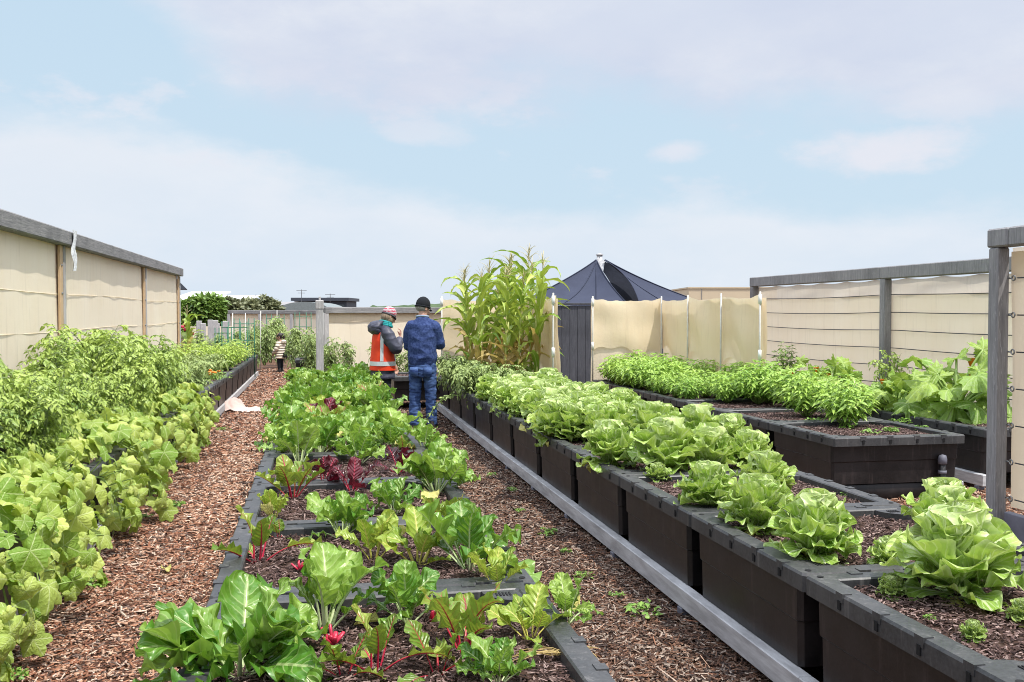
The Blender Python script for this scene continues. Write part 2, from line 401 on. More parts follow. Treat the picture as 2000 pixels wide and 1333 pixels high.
# ------------------------------------------------------------------ plant generators
def spine(base, az, e0, bend, L, nv, pw=1.3, wander=0.0, rng=RNG, tipfine=0):
    t = np.linspace(0, 1, nv+1) if not tipfine else 1-(1-np.linspace(0,1,nv+1))**tipfine; e = e0 - bend*t**pw
    a = az + wander*t**2
    d = np.stack([np.cos(e)*np.cos(a), np.cos(e)*np.sin(a), np.sin(e)], 1)
    step = (d[:-1]+d[1:])/2*L*np.diff(t)[:,None]
    P = np.concatenate([[base], base + np.cumsum(step, 0)])
    S = np.stack([-np.sin(a), np.cos(a), np.zeros_like(a)], 1)
    N = np.cross(d, S)
    return t, P, d, S, N
def leaf(mb, base, az, e0, bend, L, W, prof, nu=8, nv=12, cup=.3, ruffle=.15, rfreq=3, pucker=.0, roll=0.0, wander=0.0, tone=.5, rng=RNG, t0=0.0, pw=1.3, m=0, edge=0.0, fold=0.0, tipfine=0):
    t, P, d, S, N = spine(np.array(base, float), az, e0, bend, L, nv, pw, wander, tipfine=tipfine)
    N = -N if N[0][2] < 0 and e0 < PI/2 else N
    rt = roll*t
    S2 = S*np.cos(rt)[:,None] + N*np.sin(rt)[:,None]; N2 = -S*np.sin(rt)[:,None] + N*np.cos(rt)[:,None]
    tb = np.clip((t-t0)/(1-t0), 0, 1)
    hw = W*np.array([prof(x) for x in tb])
    w = np.linspace(-1, 1, nu+1); ph = rng.uniform(0, 6.28); ph2 = rng.uniform(0, 6.28)
    a = np.abs(w)
    asym = 1 + .10*np.sin(ph + 5*tb)[:,None]*np.sign(w)[None]
    off_s = hw[:,None]*w[None]*asym*(1 - .18*abs(cup)*a[None]**2)
    wave = np.sin(rfreq*2*PI*tb[:,None] + ph + np.where(w>0, 1.9, 0)[None]) + .5*np.sin(rfreq*1.83*2*PI*tb[:,None] + ph2 + np.where(w>0, .7, 0)[None])
    off_n = hw[:,None]*(cup*a[None]**1.8 - fold*(1-a[None])) + ruffle*W*(a[None]**2.2)*wave*np.minimum(1, hw/W*1.6)[:,None]
    if pucker:
        pn = rng.normal(size=(nv+1, nu+1))
        for _ in range(2 if nu > 10 else 1):
            pn = (pn + np.roll(pn,1,0)+np.roll(pn,-1,0))/3; pn = (pn + np.roll(pn,1,1)+np.roll(pn,-1,1))/3
        pn *= 3.2 if nu > 10 else 1.8; pn[:, nu//2] *= .2
        off_n = off_n + pucker*W*pn*np.minimum(1, 4*tb*(1-tb)+.2)[:,None]
    Q = P[:,None] + S2[:,None]*off_s[...,None] + N2[:,None]*off_n[...,None]
    uv = np.stack([np.tile((w*.5+.5)[None], (nv+1,1)), np.tile(tb[:,None], (1,nu+1))], -1)
    c = np.zeros((nv+1, nu+1, 3)); c[...,0] = tone; c[...,1] = edge*a[None]
    mb.grid(Q, uv, m=m, c=c.reshape(-1,3))
    return t, P, d, S2, N2
def pr_chard(x):
    return min(1, (x/.10))**.7 * (.62+.38*math.sin(PI*min(1, x*.85+.08)))*max(0, 1-x**7)**.5 if x > 0 else .05
def pr_lettuce(x): return (.34 + .66*min(1,x/.6)**1.3)*max(0, 1-max(0,x-.2)**7/(.8**7))**.55
def pr_corn(x): return (min(1, .55+x*2.2))*max(0, 1-x**2.2)
def pr_spear(x): return max(.02, math.sin(PI*x**.8))**.75
def palm(mb, ctr, tip, nrm, Rr, lobes=5, depth=.25, droop=.25, wave=.08, serr=0.0, tone=.5, rng=RNG, notch=.75, na=36, m=0, edge=0.0):
    tip = np.array(tip, float); nrm = np.array(nrm, float)
    tip /= np.linalg.norm(tip); nrm = nrm - tip*np.dot(nrm,tip); nrm /= np.linalg.norm(nrm)+1e-9
    sd = np.cross(nrm, tip)
    th = np.linspace(-PI, PI, na+1)
    vein = th/(2*PI)*(lobes+.9)      # main veins at the integers
    fr = np.abs(vein - np.round(vein))
    rho = 1 - depth*(fr*2)**1.3
    rho *= np.where(np.abs(th) > PI-notch, .35+.65*((PI-np.abs(th))/notch)**.6, 1)*(1.0 + .12*np.cos(th))
    if serr: rho = rho*(1 + serr*np.sin(th*23 + rng.uniform(0,6)))
    rho[-1] = rho[0]
    rr = np.array([0,.3,.58,.82,1.0]); ph = rng.uniform(0,6.28)
    V = []
    for r in rr:
        x = Rr*rho*r*np.cos(th); y = Rr*rho*r*np.sin(th)
        z = Rr*(-droop*r**2*(.6+.7*np.cos(th)*(np.cos(th)>0)) + wave*r**2*np.sin(th*3+ph) + .10*r*(1-r)*2 - .10*r*(1-fr*2) + rng.normal(size=na+1)*.025*r)
        z[-1] = z[0]
        V.append(np.array(ctr) + x[:,None]*tip + y[:,None]*sd + z[:,None]*nrm)
    G = np.stack(V); uv = np.stack([np.tile(vein[None], (5,1)), np.tile(rr[:,None], (1,na+1))], -1)
    c = np.zeros((5, na+1, 3)); c[...,0] = tone; c[...,1] = edge*rr[:,None]
    mb.grid(G, uv, m=m, c=c.reshape(-1,3))
def smalls(mb, pos, dirs, L, W, tone, droop=.35, fold=.25, roll=None, tipc=0.0, m=0, rng=RNG):
    """many small pointed leaves at once"""
    pos = np.asarray(pos, float); n = len(pos)
    if n == 0: return
    T = np.asarray(dirs, float); T = T/(np.linalg.norm(T, axis=1)[:,None]+1e-9)
    S = np.cross(np.tile([0,0,1.], (n,1)), T); S /= (np.linalg.norm(S,axis=1)[:,None]+1e-6)
    N = np.cross(T, S)
    if roll is None: roll = rng.uniform(-.7,.7,n)
    S2 = S*np.cos(roll)[:,None]+N*np.sin(roll)[:,None]; N2 = -S*np.sin(roll)[:,None]+N*np.cos(roll)[:,None]
    L = np.broadcast_to(L,(n,)); W = np.broadcast_to(W,(n,))
    tp = np.array([(0,0,0),(.34,-.5,fold),(.34,0,0),(.34,.5,fold),(.7,-.36,fold*.5),(.7,0,-.02),(.7,.36,fold*.5),(1,0,0)])
    dz = -droop*tp[:,0]**2
    V = pos[:,None] + T[:,None]*(L[:,None]*tp[None,:,0])[...,None] + S2[:,None]*(W[:,None]*tp[None,:,1])[...,None] + N2[:,None]*(W[:,None]*tp[None,:,2] + L[:,None]*dz[None])[...,None]
    i = np.arange(n)[:,None]*8
    Q = np.concatenate([i+np.array([[1,2,5,4]]), i+np.array([[2,3,6,5]])])
    Tn = np.concatenate([i+np.array([[0,2,1]]), i+np.array([[0,3,2]]), i+np.array([[4,5,7]]), i+np.array([[5,6,7]])])
    uv = np.tile(np.stack([tp[:,1]+.5, tp[:,0]],1), (n,1))
    c = np.zeros((n,8,3)); c[...,0] = np.broadcast_to(tone,(n,))[:,None]; c[...,1] = np.broadcast_to(tipc,(n,))[:,None]
    mb.add(V.reshape(-1,3), q=Q, t=Tn, uv=uv, c=c.reshape(-1,3), m=m)
def rdir(n, el_lo, el_hi, rng=RNG):
    a = rng.uniform(0,2*PI,n); e = rng.uniform(el_lo,el_hi,n)
    return np.stack([np.cos(e)*np.cos(a), np.cos(e)*np.sin(a), np.sin(e)],1)

def make_chard(kind, n, size, seed, e_lo=45, e_hi=88, big=1.0, flop=0.3, stk=(.30,.46)):
    rng = np.random.default_rng(seed)
    lm, sm = {'g':('chard_g','stalk_w'),'y':('chard_y','stalk_y'),'r':('chard_r','stalk_r'),'d':('chard_d','stalk_r')}[kind]
    root = thing('chard_plant', 'chard', 'chard plant')
    lb, sb, wb = MB(), MB(), MB()
    for i in range(n):
        k = i/max(1,n-1)
        az = i*2.4 + rng.uniform(-.5,.5); e0 = R(e_hi - (e_hi-e_lo)*k + rng.uniform(-10,10)); bend = R(rng.uniform(15,45) + (rng.uniform(20,60) if rng.random()<flop else 0))
        L = size*rng.uniform(.75,1.1); W = L*rng.uniform(.17,.25)*big; t0 = rng.uniform(*stk)
        b = np.array([math.cos(az)*.018, math.sin(az)*.018, -.01])
        rl = rng.uniform(-.7,.7)
        t,P,d,S,N = leaf(wb if (kind in 'gy' and i == n-1 and seed%3==1) else lb, b, az, e0, bend, L, W, pr_chard, nu=16 if kind=='g' else 12, nv=26 if kind=='g' else 20, cup=rng.uniform(-.1,.5), ruffle=rng.uniform(.20,.42), rfreq=rng.uniform(2,3.8), pucker=.06, tipfine=1.5,
             roll=rl, wander=rng.uniform(-.5,.5), tone=float(np.clip(rng.normal(.5,.28),0,1)), rng=rng, t0=t0, pw=1.5)
        r0 = size*.022*rng.uniform(.8,1.25)
        kk = len(t)*9//10
        rad = r0*np.where(t < t0, 1-.3*t/t0, .7*(1-(t-t0)/(1-t0))**1.1 + .06)
        sb.tube(P[:kk]-N[:kk]*rad[:kk,None]*.55, rad[:kk], seg=6, flat=.65)
    lb.build('leaves', M[lm], root); sb.build('stalks', M[sm], root)
    if wb.n: wb.build('faded_leaf', M['wilt'], root)
    return root
def make_lettuce(seed, size=.3, open_=1.0):
    rng = np.random.default_rng(seed)
    root = thing('lettuce', 'lettuce', 'lettuce')
    ob, hb, wb = MB(), MB(), MB()
    ga = rng.uniform(0,6)
    rings = [(7, 4, 25, .72, .012, -.2), (8, 24, 22, .85, .03, .1), (9, 40, 24, .93, .045, .2), (9, 54, 22, .98, .06, .3), (9, 66, 14, .97, .075, .4)]
    for ri,(n,el,bd,sc,z,cup) in enumerate(rings):
        for i in range(n):
            az = ga + ri*1.3 + i*2*PI/n + rng.uniform(-.22,.22)
            L = size*sc*rng.uniform(.85,1.1); W = L*rng.uniform(.30,.40)
            b = np.array([math.cos(az)*.02, math.sin(az)*.02, z])
            leaf(wb if (ri == 0 and i < 1 + seed%3) else ob, b, az, R(el+rng.uniform(-9,9)), R(bd+rng.uniform(-18,30)*open_), L, W, pr_lettuce, nu=12, nv=16, cup=cup+rng.uniform(-.2,.35), ruffle=rng.uniform(.16,.36), rfreq=rng.uniform(1.8,3.2), pucker=.045, tipfine=1.7, roll=rng.uniform(-.5,.5),
                 tone=float(np.clip(rng.normal(.20+.14*ri,.22),0,1)), rng=rng, edge=1.0)
    for ri,(n,el,bd,sc,z) in enumerate([(8,72,-4,.98,.08),(7,80,-14,.95,.085),(5,88,-30,.86,.09)]):
        for i in range(n):
            az = ga + ri*2 + i*2*PI/n + rng.uniform(-.25,.25); L = size*sc*rng.uniform(.9,1.1); W = L*rng.uniform(.38,.5)
            b = np.array([math.cos(az)*.022, math.sin(az)*.022, z])
            leaf(hb, b, az, R(el+rng.uniform(-5,5)), R(bd+rng.uniform(-10,10)), L, W, pr_lettuce, nu=10, nv=14, cup=.55+rng.uniform(-.1,.2), ruffle=.2, rfreq=2.4, pucker=.05, tipfine=1.7, tone=float(np.clip(rng.normal(.5,.2),0,1)), rng=rng, edge=1.0)
    ob.build('outer_leaves', M['lettuce'], root); hb.build('heart', M['lettuce_in'], root); wb.build('wilted_leaf', M['wilt'], root)
    return root
def make_tomato(seed, H=.8, rad=.34, n=120, sprawl=0.0, name='tomato_plant', cat='tomato plant', mat='tomato', leafL=.055, fruit=3):
    rng = np.random.default_rng(seed); root = thing(name, 'tomato', cat)
    fb, sb, = MB(), MB()
    stems=[]
    for i in range(6):
        a = rng.uniform(0,6.28); k = rad*rng.uniform(.25,.95)
        t = np.linspace(0,1,9); h = H*rng.uniform(.7,1.05)
        P = np.stack([k*math.cos(a)*t**1.4 + .03*np.sin(5*t+i), k*math.sin(a)*t**1.4 + .03*np.cos(4*t+i), h*(t - .22*sprawl*t**3)],1)
        stems.append(P); sb.tube(P, .008*(1.15-t), seg=5)
    pos=[];dr=[];LL=[];tn=[]
    for i in range(n):
        P = stems[rng.integers(6)]; t = rng.uniform(.08,1)**.75; x = t*8; k = min(7,int(x)); b = P[k]+(P[k+1]-P[k])*(x-k)
        a = rng.uniform(0,6.28); e = rng.uniform(-.1,.9); rl = rng.uniform(.12,.25)*(1 if t<.9 else .7)
        q = np.linspace(0,1,6)
        ee = e - 1.3*q; d = np.stack([np.cos(ee)*math.cos(a), np.cos(ee)*math.sin(a), np.sin(ee)],1)
        path = b + np.cumsum(d*rl/5,0) - d[0]*rl/5
        sb.tube(path, .0028*(1.2-q), seg=3, caps=False)
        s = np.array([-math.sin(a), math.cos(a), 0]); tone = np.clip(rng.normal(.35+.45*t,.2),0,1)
        for j in (1,2,3,4):
            for sg in (-1,1):
                pos.append(path[j]); dr.append(d[j]*.55+s*sg*.8+np.array([0,0,rng.uniform(-.3,.2)])); LL.append(leafL*rng.uniform(.7,1.1)); tn.append(tone+rng.uniform(-.1,.1))
        pos.append(path[5]); dr.append(d[5]); LL.append(leafL*1.25); tn.append(tone)
    LL = np.array(LL); smalls(fb, pos, dr, LL, LL*.5, np.clip(tn,0,1), droop=.4, fold=.15, rng=rng)
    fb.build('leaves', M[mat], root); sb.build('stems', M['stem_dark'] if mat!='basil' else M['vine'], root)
    for i in range(fruit):
        P = stems[i%6]; f = MB(); c = P[3+i%4]+np.array([rng.uniform(-.05,.05),rng.uniform(-.05,.05),-.03]); f.ball(c, (.03,.03,.026), 10, 6); f.build('tomato', M['tom_fruit'], root)
    return root
def make_basil(seed, H=.36, rad=.27, n=460, name='basil_bush', cat='basil plant', mat='basil', Ll=.085):
    rng = np.random.default_rng(seed); root = thing(name, 'basil', cat)
    fb, sb = MB(), MB(); pos=[];dr=[];LL=[];tn=[]
    for i in range(22):
        a = i*2.4+rng.uniform(-.3,.3); k = rad*math.sqrt((i+.5)/22); h = H*(1.05-.45*(k/rad)**2)*rng.uniform(.85,1.08)
        t = np.linspace(0,1,6); P = np.stack([k*math.cos(a)*t**.8, k*math.sin(a)*t**.8, h*t],1); sb.tube(P, .006*(1.2-t), seg=4)
        for j in range(max(3,n//66)):
            tt = 1-(j/(n/66))*.86; b = np.array([k*math.cos(a)*tt**.8, k*math.sin(a)*tt**.8, h*tt]); ph = j*PI/2+rng.uniform(-.4,.4)
            for q in range(3 if j else 5):
                az = ph+q*(2*PI/3 if j else 1.26); el = rng.uniform(-.15,.35) if j else rng.uniform(.1,.9)
                pos.append(b); dr.append((math.cos(az)*math.cos(el)+.45*math.cos(a)*k/rad, math.sin(az)*math.cos(el)+.45*math.sin(a)*k/rad, math.sin(el)))
                LL.append(Ll*rng.uniform(.75,1.15)*(1 if j else .75)); tn.append(np.clip(rng.normal(.25+.5*tt,.18),0,1))
    LL=np.array(LL); smalls(fb, pos, dr, LL, LL*.42, np.array(tn), droop=.55, fold=.22, roll=rng.uniform(-.4,.4,len(LL)), rng=rng)
    fb.build('leaves', M[mat], root); sb.build('stems', M['vine'], root)
    return root
def make_cuke(seed, n=46, name='cucumber_vine'):
    """sprawls over the rim: local +x is the path side, z=0 the soil level, the rim edge lies at x=.18"""
    rng = np.random.default_rng(seed); root = thing(name, 'cucumber', 'cucumber vine'); lb, vb = MB(), MB()
    hump = rng.uniform(.08,.2); low = rng.uniform(.36,.62)
    def surf(u):
        if u < .52: q = u/.52; return np.array([-.34+.56*q, 0, .04+hump*math.sin(PI*(.25+.65*q))]), np.array([.25+.5*q, -.35, .85])
        q = (u-.52)/.48; return np.array([.22+.10*math.sin(PI*q*.8), 0, .05+hump*.4-(low+hump*.4)*q]), np.array([.85, -.45, .42-.25*q])
    for s in range(5):
        y0 = rng.uniform(-.32,.32); w = rng.uniform(-.25,.25); ue = rng.uniform(.6,1)
        P = np.array([surf(u)[0]*np.array([1,1,1])+np.array([-.05, y0+w*u+.04*math.sin(9*u+s), -.05]) for u in np.linspace(.05,ue,14)])
        vb.tube(P, .005*(1.25-np.linspace(0,.7,14)), seg=5)
        for i in range(n//5):
            u = rng.uniform(.0,ue)**.9; c, nr = surf(u); k = min(13, int(u/ue*13)); out = rng.uniform(-.05,.09)
            c = c + nr/np.linalg.norm(nr)*out + np.array([rng.uniform(-.05,.05), P[k][1]+rng.uniform(-.13,.13), rng.uniform(-.03,.03)])
            q = np.linspace(0,1,5)[:,None]; vb.tube(P[k]+(c-P[k])*q+np.array([.02,0,.01])*np.sin(PI*q), .003, seg=4)
            nrm = nr + rng.normal(size=3)*np.array([.55,.75,.5])
            tip = np.array([.55+.3*rng.normal(), rng.normal()*.75, -.25-1.0*u])
            palm(lb, c, tip, nrm, rng.uniform(.043,.10)*rng.choice([1,.75,.5],p=[.55,.25,.2]), 5, rng.uniform(.16,.34), rng.uniform(-.05,.65), rng.uniform(.08,.22), .04, float(np.clip(rng.normal(.56-.4*max(0,u-.5),.38),0,1)), rng)
    lb.build('leaves', M['cuke'], root); vb.build('vines', M['vine'], root)
    return root
def make_zuke(seed, n=22, size=1.0):
    rng = np.random.default_rng(seed); root = thing('zucchini_plant','zucchini','zucchini plant'); lb, sb = MB(), MB()
    for i in range(n):
        k = i/(n-1); az = i*2.4+rng.uniform(-.4,.4); e0 = R(80-75*k+rng.uniform(-10,10)); L = size*rng.uniform(.26,.52)*(1-.1*k)
        t,P,d,S,N = spine(np.array([0,0,0.]), az, e0, R(30+40*k), L, 8)
        sb.tube(P, .011*(1.2-.5*t), seg=5)
        tip = d[-1]*.7+np.array([math.cos(az)*.5, math.sin(az)*.5, -.25]); nrm = np.array([math.cos(az)*.6*k-.1, math.sin(az)*.6*k-.45, .8])+rng.normal(size=3)*.42
        palm(lb, P[-1], tip, nrm, rng.uniform(.09,.165)*size, 5, rng.uniform(.40,.58), rng.uniform(-.2,.45), .26, .12, float(np.clip(rng.normal(.62-.25*k,.22),0,1)), rng, na=72)
    lb.build('leaves', M['zuke'], root); sb.build('stalks', M['vine'], root)
    for i in range(3):
        f = MB(); a = rng.uniform(0,6.28); c = np.array([math.cos(a)*.18*size, math.sin(a)*.18*size, rng.uniform(.2,.36)*size])
        f.loft([ell(c[0],c[1],c[2],.008,.008,8), ell(c[0],c[1],c[2]+.035,.02,.02,8), ell(c[0],c[1],c[2]+.06,.042,.03,8)], caps=False); f.build('flower', M['flower_o'], root)
    return root
def make_corn(seed, H=1.75):
    rng = np.random.default_rng(seed); root = thing('corn_plant','corn','corn plant'); lb, db, sb, tb = MB(), MB(), MB(), MB()
    t = np.linspace(0,1,10); lx,ly = rng.uniform(-.09,.09,2)
    P = np.stack([lx*t**2, ly*t**2, H*.86*t],1); sb.tube(P, .015*(1.15-.75*t), seg=7)
    for i in range(5): sb.tube([P[1+i]*1.0-np.array([0,0,.006]), P[1+i]+np.array([0,0,.006])], .0175, seg=7)
    a0 = rng.uniform(0,6.28)
    for i in range(14):
        tt = .12+.85*i/13; b = np.array([lx*tt**2, ly*tt**2, H*.86*tt]); az = a0 + i*PI + rng.uniform(-.6,.6); L = rng.uniform(.5,.8)*(1-.35*abs(tt-.5))
        mb = db if (i < 4 and rng.random() < .75) else lb
        leaf(mb, b, az, R(rng.uniform(55,78)), R(rng.uniform(70,150)), L, .052*rng.uniform(.85,1.25), pr_corn, nu=4, nv=14, cup=.5, ruffle=.22, rfreq=3.5, roll=rng.uniform(-1.2,1.2), wander=rng.uniform(-.7,.7), tone=float(np.clip(rng.normal(.5,.26),0,1)), rng=rng, pw=1.2)
    top = P[-1]
    tb.tube([top, top+np.array([lx*.1,ly*.1,.30])], [.006,.002], seg=5)
    for i in range(13):
        az = rng.uniform(0,6.28); b = top+np.array([0,0,.05+.012*i])
        q,PP,_,_,_ = spine(b, az, R(rng.uniform(50,75)), R(rng.uniform(20,80)), rng.uniform(.12,.22), 5); tb.tube(PP, .0042*(1.2-q), seg=4)
    lb.build('leaves', M['corn'], root)
    if db.n: db.build('dry_leaves', M['corn_dry'], root)
    sb.build('stalk', M['corn_stem'], root); tb.build('tassel', M['tassel'], root)
    if seed % 2:
        cb = MB(); z = H*.45; a = a0; cb.tube([np.array([.02*math.cos(a),.02*math.sin(a),z]), np.array([.05*math.cos(a),.05*math.sin(a),z+.1]), np.array([.07*math.cos(a),.07*math.sin(a),z+.2])],[.014,.024,.009], seg=8); cb.build('cob', M['corn_stem'], root)
    return root
def make_weed(seed, r=.07, mat='weed'):
    rng = np.random.default_rng(seed); root = MB(); n = 46
    a = rng.uniform(0,6.28,n); k = r*np.sqrt(rng.uniform(0,1,n)); pos = np.stack([k*np.cos(a), k*np.sin(a), rng.uniform(.008,.035,n)],1)
    smalls(root, pos, rdir(n, -.1,.8,rng), rng.uniform(.018,.036,n), rng.uniform(.012,.02,n), rng.uniform(.1,1,n), rng=rng)
    return root.build('weed', M[mat])
def make_tree(name, label, loc, rx, rz_, trunk_h, n, mat, seed, leafL=.28, ry=None, group='trees and shrubs beyond the garden'):
    rng = np.random.default_rng(seed); root = thing(name, label, 'tree' if 'tree' in name else 'shrub', loc, 0, group); cb, tb = MB(), MB(); ry = ry or rx
    tb.tube([(0,0,0),(rx*.04,0,trunk_h*.6),(0,0,trunk_h+rz_*.5)], [rx*.09,rx*.07,rx*.03], seg=7)
    C=[]
    for i in range(26):
        a = rng.uniform(0,6.28); e = rng.uniform(-.5,1.4); k = rng.uniform(.45,.85)
        c = np.array([rx*k*math.cos(e)*math.cos(a), ry*k*math.cos(e)*math.sin(a), trunk_h+rz_*.75+rz_*k*math.sin(e)*.9]); C.append(c)
        tb.tube([(0,0,trunk_h*.9), c*.5+np.array([0,0,trunk_h*.45]), c], [rx*.035,rx*.02,rx*.008], seg=5)
    C=np.array(C); ci = rng.integers(0,26,n); d = rng.normal(size=(n,3)); d/=np.linalg.norm(d,axis=1)[:,None]
    rr = rng.uniform(.55,1.05,n)*min(rx,rz_)*.42; pos = C[ci]+d*rr[:,None]
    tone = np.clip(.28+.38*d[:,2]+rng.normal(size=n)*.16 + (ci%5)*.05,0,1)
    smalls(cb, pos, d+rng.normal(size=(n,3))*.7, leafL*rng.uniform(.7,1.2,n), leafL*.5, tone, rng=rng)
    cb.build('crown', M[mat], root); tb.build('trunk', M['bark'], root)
    return root

# ------------------------------------------------------------------ chips
CH_PATH = np.array([(.055,.022,.012),(.11,.04,.02),(.20,.075,.035),(.28,.10,.045),(.32,.13,.06),(.40,.20,.11),(.46,.27,.17),(.52,.38,.28),(.15,.10,.08)])
CH_PATH = 1.4*(.8*CH_PATH + .2*CH_PATH.mean(1,keepdims=True)*np.array([[1.05,1,.95]]))
CH_PATH2 = np.array([(.05,.028,.02),(.09,.05,.035),(.15,.08,.055),(.20,.10,.06),(.26,.15,.10),(.34,.25,.19),(.45,.36,.29),(.07,.05,.045)])  # right path chips: dark brown mulch with partial shade put into the colour
CH_SOIL = 1.3*np.array([(.022,.013,.012),(.045,.026,.023),(.085,.05,.043),(.13,.08,.07),(.19,.125,.11),(.28,.20,.175),(.06,.035,.03)])
def chips(mb, x, y, z, Lr, Wr, pal, rng, tilt=.22):
    n = len(x); L = rng.uniform(*Lr, n)*rng.choice([.6,1,1.5],n,p=[.35,.5,.15]); W = rng.uniform(*Wr, n); yaw = rng.uniform(0,PI,n); pt = rng.normal(0,tilt,n); rl = rng.normal(0,.35,n)
    T = np.stack([np.cos(yaw)*np.cos(pt), np.sin(yaw)*np.cos(pt), np.sin(pt)],1); S = np.stack([-np.sin(yaw)*np.cos(rl), np.cos(yaw)*np.cos(rl), np.sin(rl)],1); N = np.cross(T,S)
    tp = np.array([(-.5,-.35,0),(.42,-.5,0),(-.42,.05,.3),(.5,.1,.3),(-.46,.5,-.05),(.4,.38,-.05)])
    V = np.stack([x,y,z],1)[:,None] + T[:,None]*(L[:,None]*tp[None,:,0])[...,None] + S[:,None]*(W[:,None]*tp[None,:,1])[...,None] + N[:,None]*(W[:,None]*tp[None,:,2])[...,None]
    i = np.arange(n)[:,None]*6; Q = np.concatenate([i+np.array([[0,1,3,2]]), i+np.array([[2,3,5,4]])])
    col = pal[rng.integers(0,len(pal),n)]*rng.uniform(.75,1.25,(n,1))
    mb.add(V.reshape(-1,3), q=Q, c=np.repeat(col,6,0))
# ------------------------------------------------------------------ ground
SUN_AZ, SUN_EL = R(136), R(65)
g = MB(); g.grid(np.stack(np.meshgrid(np.linspace(-1500,1500,7), np.linspace(-300,2700,7)),-1).reshape(7,7,2) @ np.array([[1,0,0],[0,1,0]]))
props(g.build('ground', M['mulch']), kind='structure')
cb = MB(); rng = np.random.default_rng(5)
def scatter(x0,x1,y0,y1,dens,Lr,Wr,ztop=.02,pal=CH_PATH):
    n = int((x1-x0)*(y1-y0)*dens); chips(cb, rng.uniform(x0,x1,n), rng.uniform(y0,y1,n), rng.uniform(.004,ztop,n), Lr, Wr, pal, rng)
scatter(-1.75,-.28,3.7,6.5,5200,(.025,.06),(.006,.013)); scatter(-1.6,-.28,6.5,11,3400,(.03,.07),(.008,.016)); scatter(-1.5,-.28,11,20,1500,(.04,.09),(.011,.022),.025); scatter(-1.5,-.2,20,28,600,(.06,.12),(.02,.03),.03)
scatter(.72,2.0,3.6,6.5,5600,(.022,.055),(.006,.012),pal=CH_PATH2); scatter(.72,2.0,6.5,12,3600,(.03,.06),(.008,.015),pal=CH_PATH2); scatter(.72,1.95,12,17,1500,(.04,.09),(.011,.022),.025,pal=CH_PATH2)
scatter(-1.6,-.3,3.7,11,45,(.07,.15),(.004,.007),.03); scatter(.75,1.9,3.7,11,60,(.07,.14),(.004,.007),.03)
scatter(-1.0,-.5,7.5,20,500,(.03,.06),(.009,.016),.026,pal=1.25*CH_PATH[5:8])
scatter(2.95,5.8,4.2,8.6,2400,(.025,.06),(.006,.013))
props(cb.build('bark_chips', M['chip'], smooth=False), 'reddish brown bark chips strewn thickly over the paths', 'mulch', kind='stuff')

# ------------------------------------------------------------------ planter boxes
PITCH_B = 1.19
def sq(h, z, ch):
    a=h-ch
    return np.array([(h,-a,z),(h,a,z),(a,h,z),(-a,h,z),(-h,a,z),(-h,-a,z),(-a,-h,z),(a,-h,z)])
def sq2(hx, hy, z, ch):
    p = sq(1.0, z, .04); p[:,0] = np.sign(p[:,0])*(hx-(1-abs(p[:,0]))*ch/.04); p[:,1] = np.sign(p[:,1])*(hy-(1-abs(p[:,1]))*ch/.04); return p
def make_planter(seed):
    root = thing('planter_box','planter','planter box'); rng = np.random.default_rng(seed)
    r = MB(); r.loft([sq(.578,.470,.012), sq(.588,.468,.012), sq(.589,.53,.012), sq(.583,.540,.012), sq(.508,.541,.012), sq(.502,.535,.012), sq(.500,.47,.012)], caps=False)
    tabs = MB()
    for k in range(4):
        Mr = Matrix.Rotation(k*PI/2,4,'Z')
        for o in (-.33,-.09,.15,.39):
            r.box((.555,o-.024,.51),(.5915,o+.024,.5440), M=Mr); r.box((.58,o-.009,.482),(.5935,o+.009,.516), m=1, M=Mr)
    for sx in (-1,1):
        for sy in (-1,1):
            a = np.linspace(0,2*PI,12,endpoint=False); r.add(np.stack([sx*.547+.013*np.cos(a), sy*.547+.013*np.sin(a), np.full(12,.5432)],1), t=[(0,i,i+1) for i in range(1,11)], m=1)
    r.build('rim', [M['rim'],M['hole']], root, smooth=False)
    b = MB(); b.loft([sq2(.574,.528,.478,.02), sq2(.571,.524,.335,.02), sq2(.564,.515,.327,.02), sq2(.560,.512,.148,.02), sq2(.40,.40,.147,.03)], caps=True)
    b.build('box_body', M['body'], root, smooth=False)
    for (sx,sy) in ((-1,-1),(1,1)):
        c = MB(); a = np.linspace(0,PI/2,8); P=[(0,0,0)]+[(.135*math.cos(t),.135*math.sin(t),0) for t in a]
        P = np.array(P)*np.array([-sx,-sy,1]) + np.array([sx*.503,sy*.503,.537])
        V = np.concatenate([P, P-np.array([0,0,.05])]); k=len(P)
        c.add(V, q=[(i,(i+1)%k,k+(i+1)%k,k+i) for i in range(k)], t=[(0,i,i+1) for i in range(1,k-1)])
        ang = np.linspace(0,2*PI,16); 
        for j in range(5): c.box((sx*.44-.028+.012*j, sy*.452-.02, .5375),(sx*.44-.022+.012*j, sy*.452+.02, .540), m=1)
        c.build('corner_cover', [M['rim'],M['hole']], root, smooth=False)
    s = MB(); n=24
    xs = np.linspace(-.5,.5,n); X,Y = np.meshgrid(xs,xs); Z = .497+.008*rng.normal(size=X.shape); s.grid(np.stack([X,Y,Z],-1))
    k = 6200; x=rng.uniform(-.497,.497,k); y=rng.uniform(-.497,.497,k); chips(s, x,y,.500+rng.uniform(0,.014,k),(.016,.036),(.004,.009),CH_SOIL,rng)
    s2 = s.mesh('soil',[M['soil']],False); s2.materials.append(M['chip'])
    mi = np.ones(len(s2.polygons), np.int32); nf=(n-1)*(n-1); mi[:nf]=0; s2.polygons.foreach_set('material_index', mi)
    o = bpy.data.objects.new('soil', s2); COL.objects.link(o); o.parent=root
    return root
PK = Kind([make_planter(i) for i in range(4)])
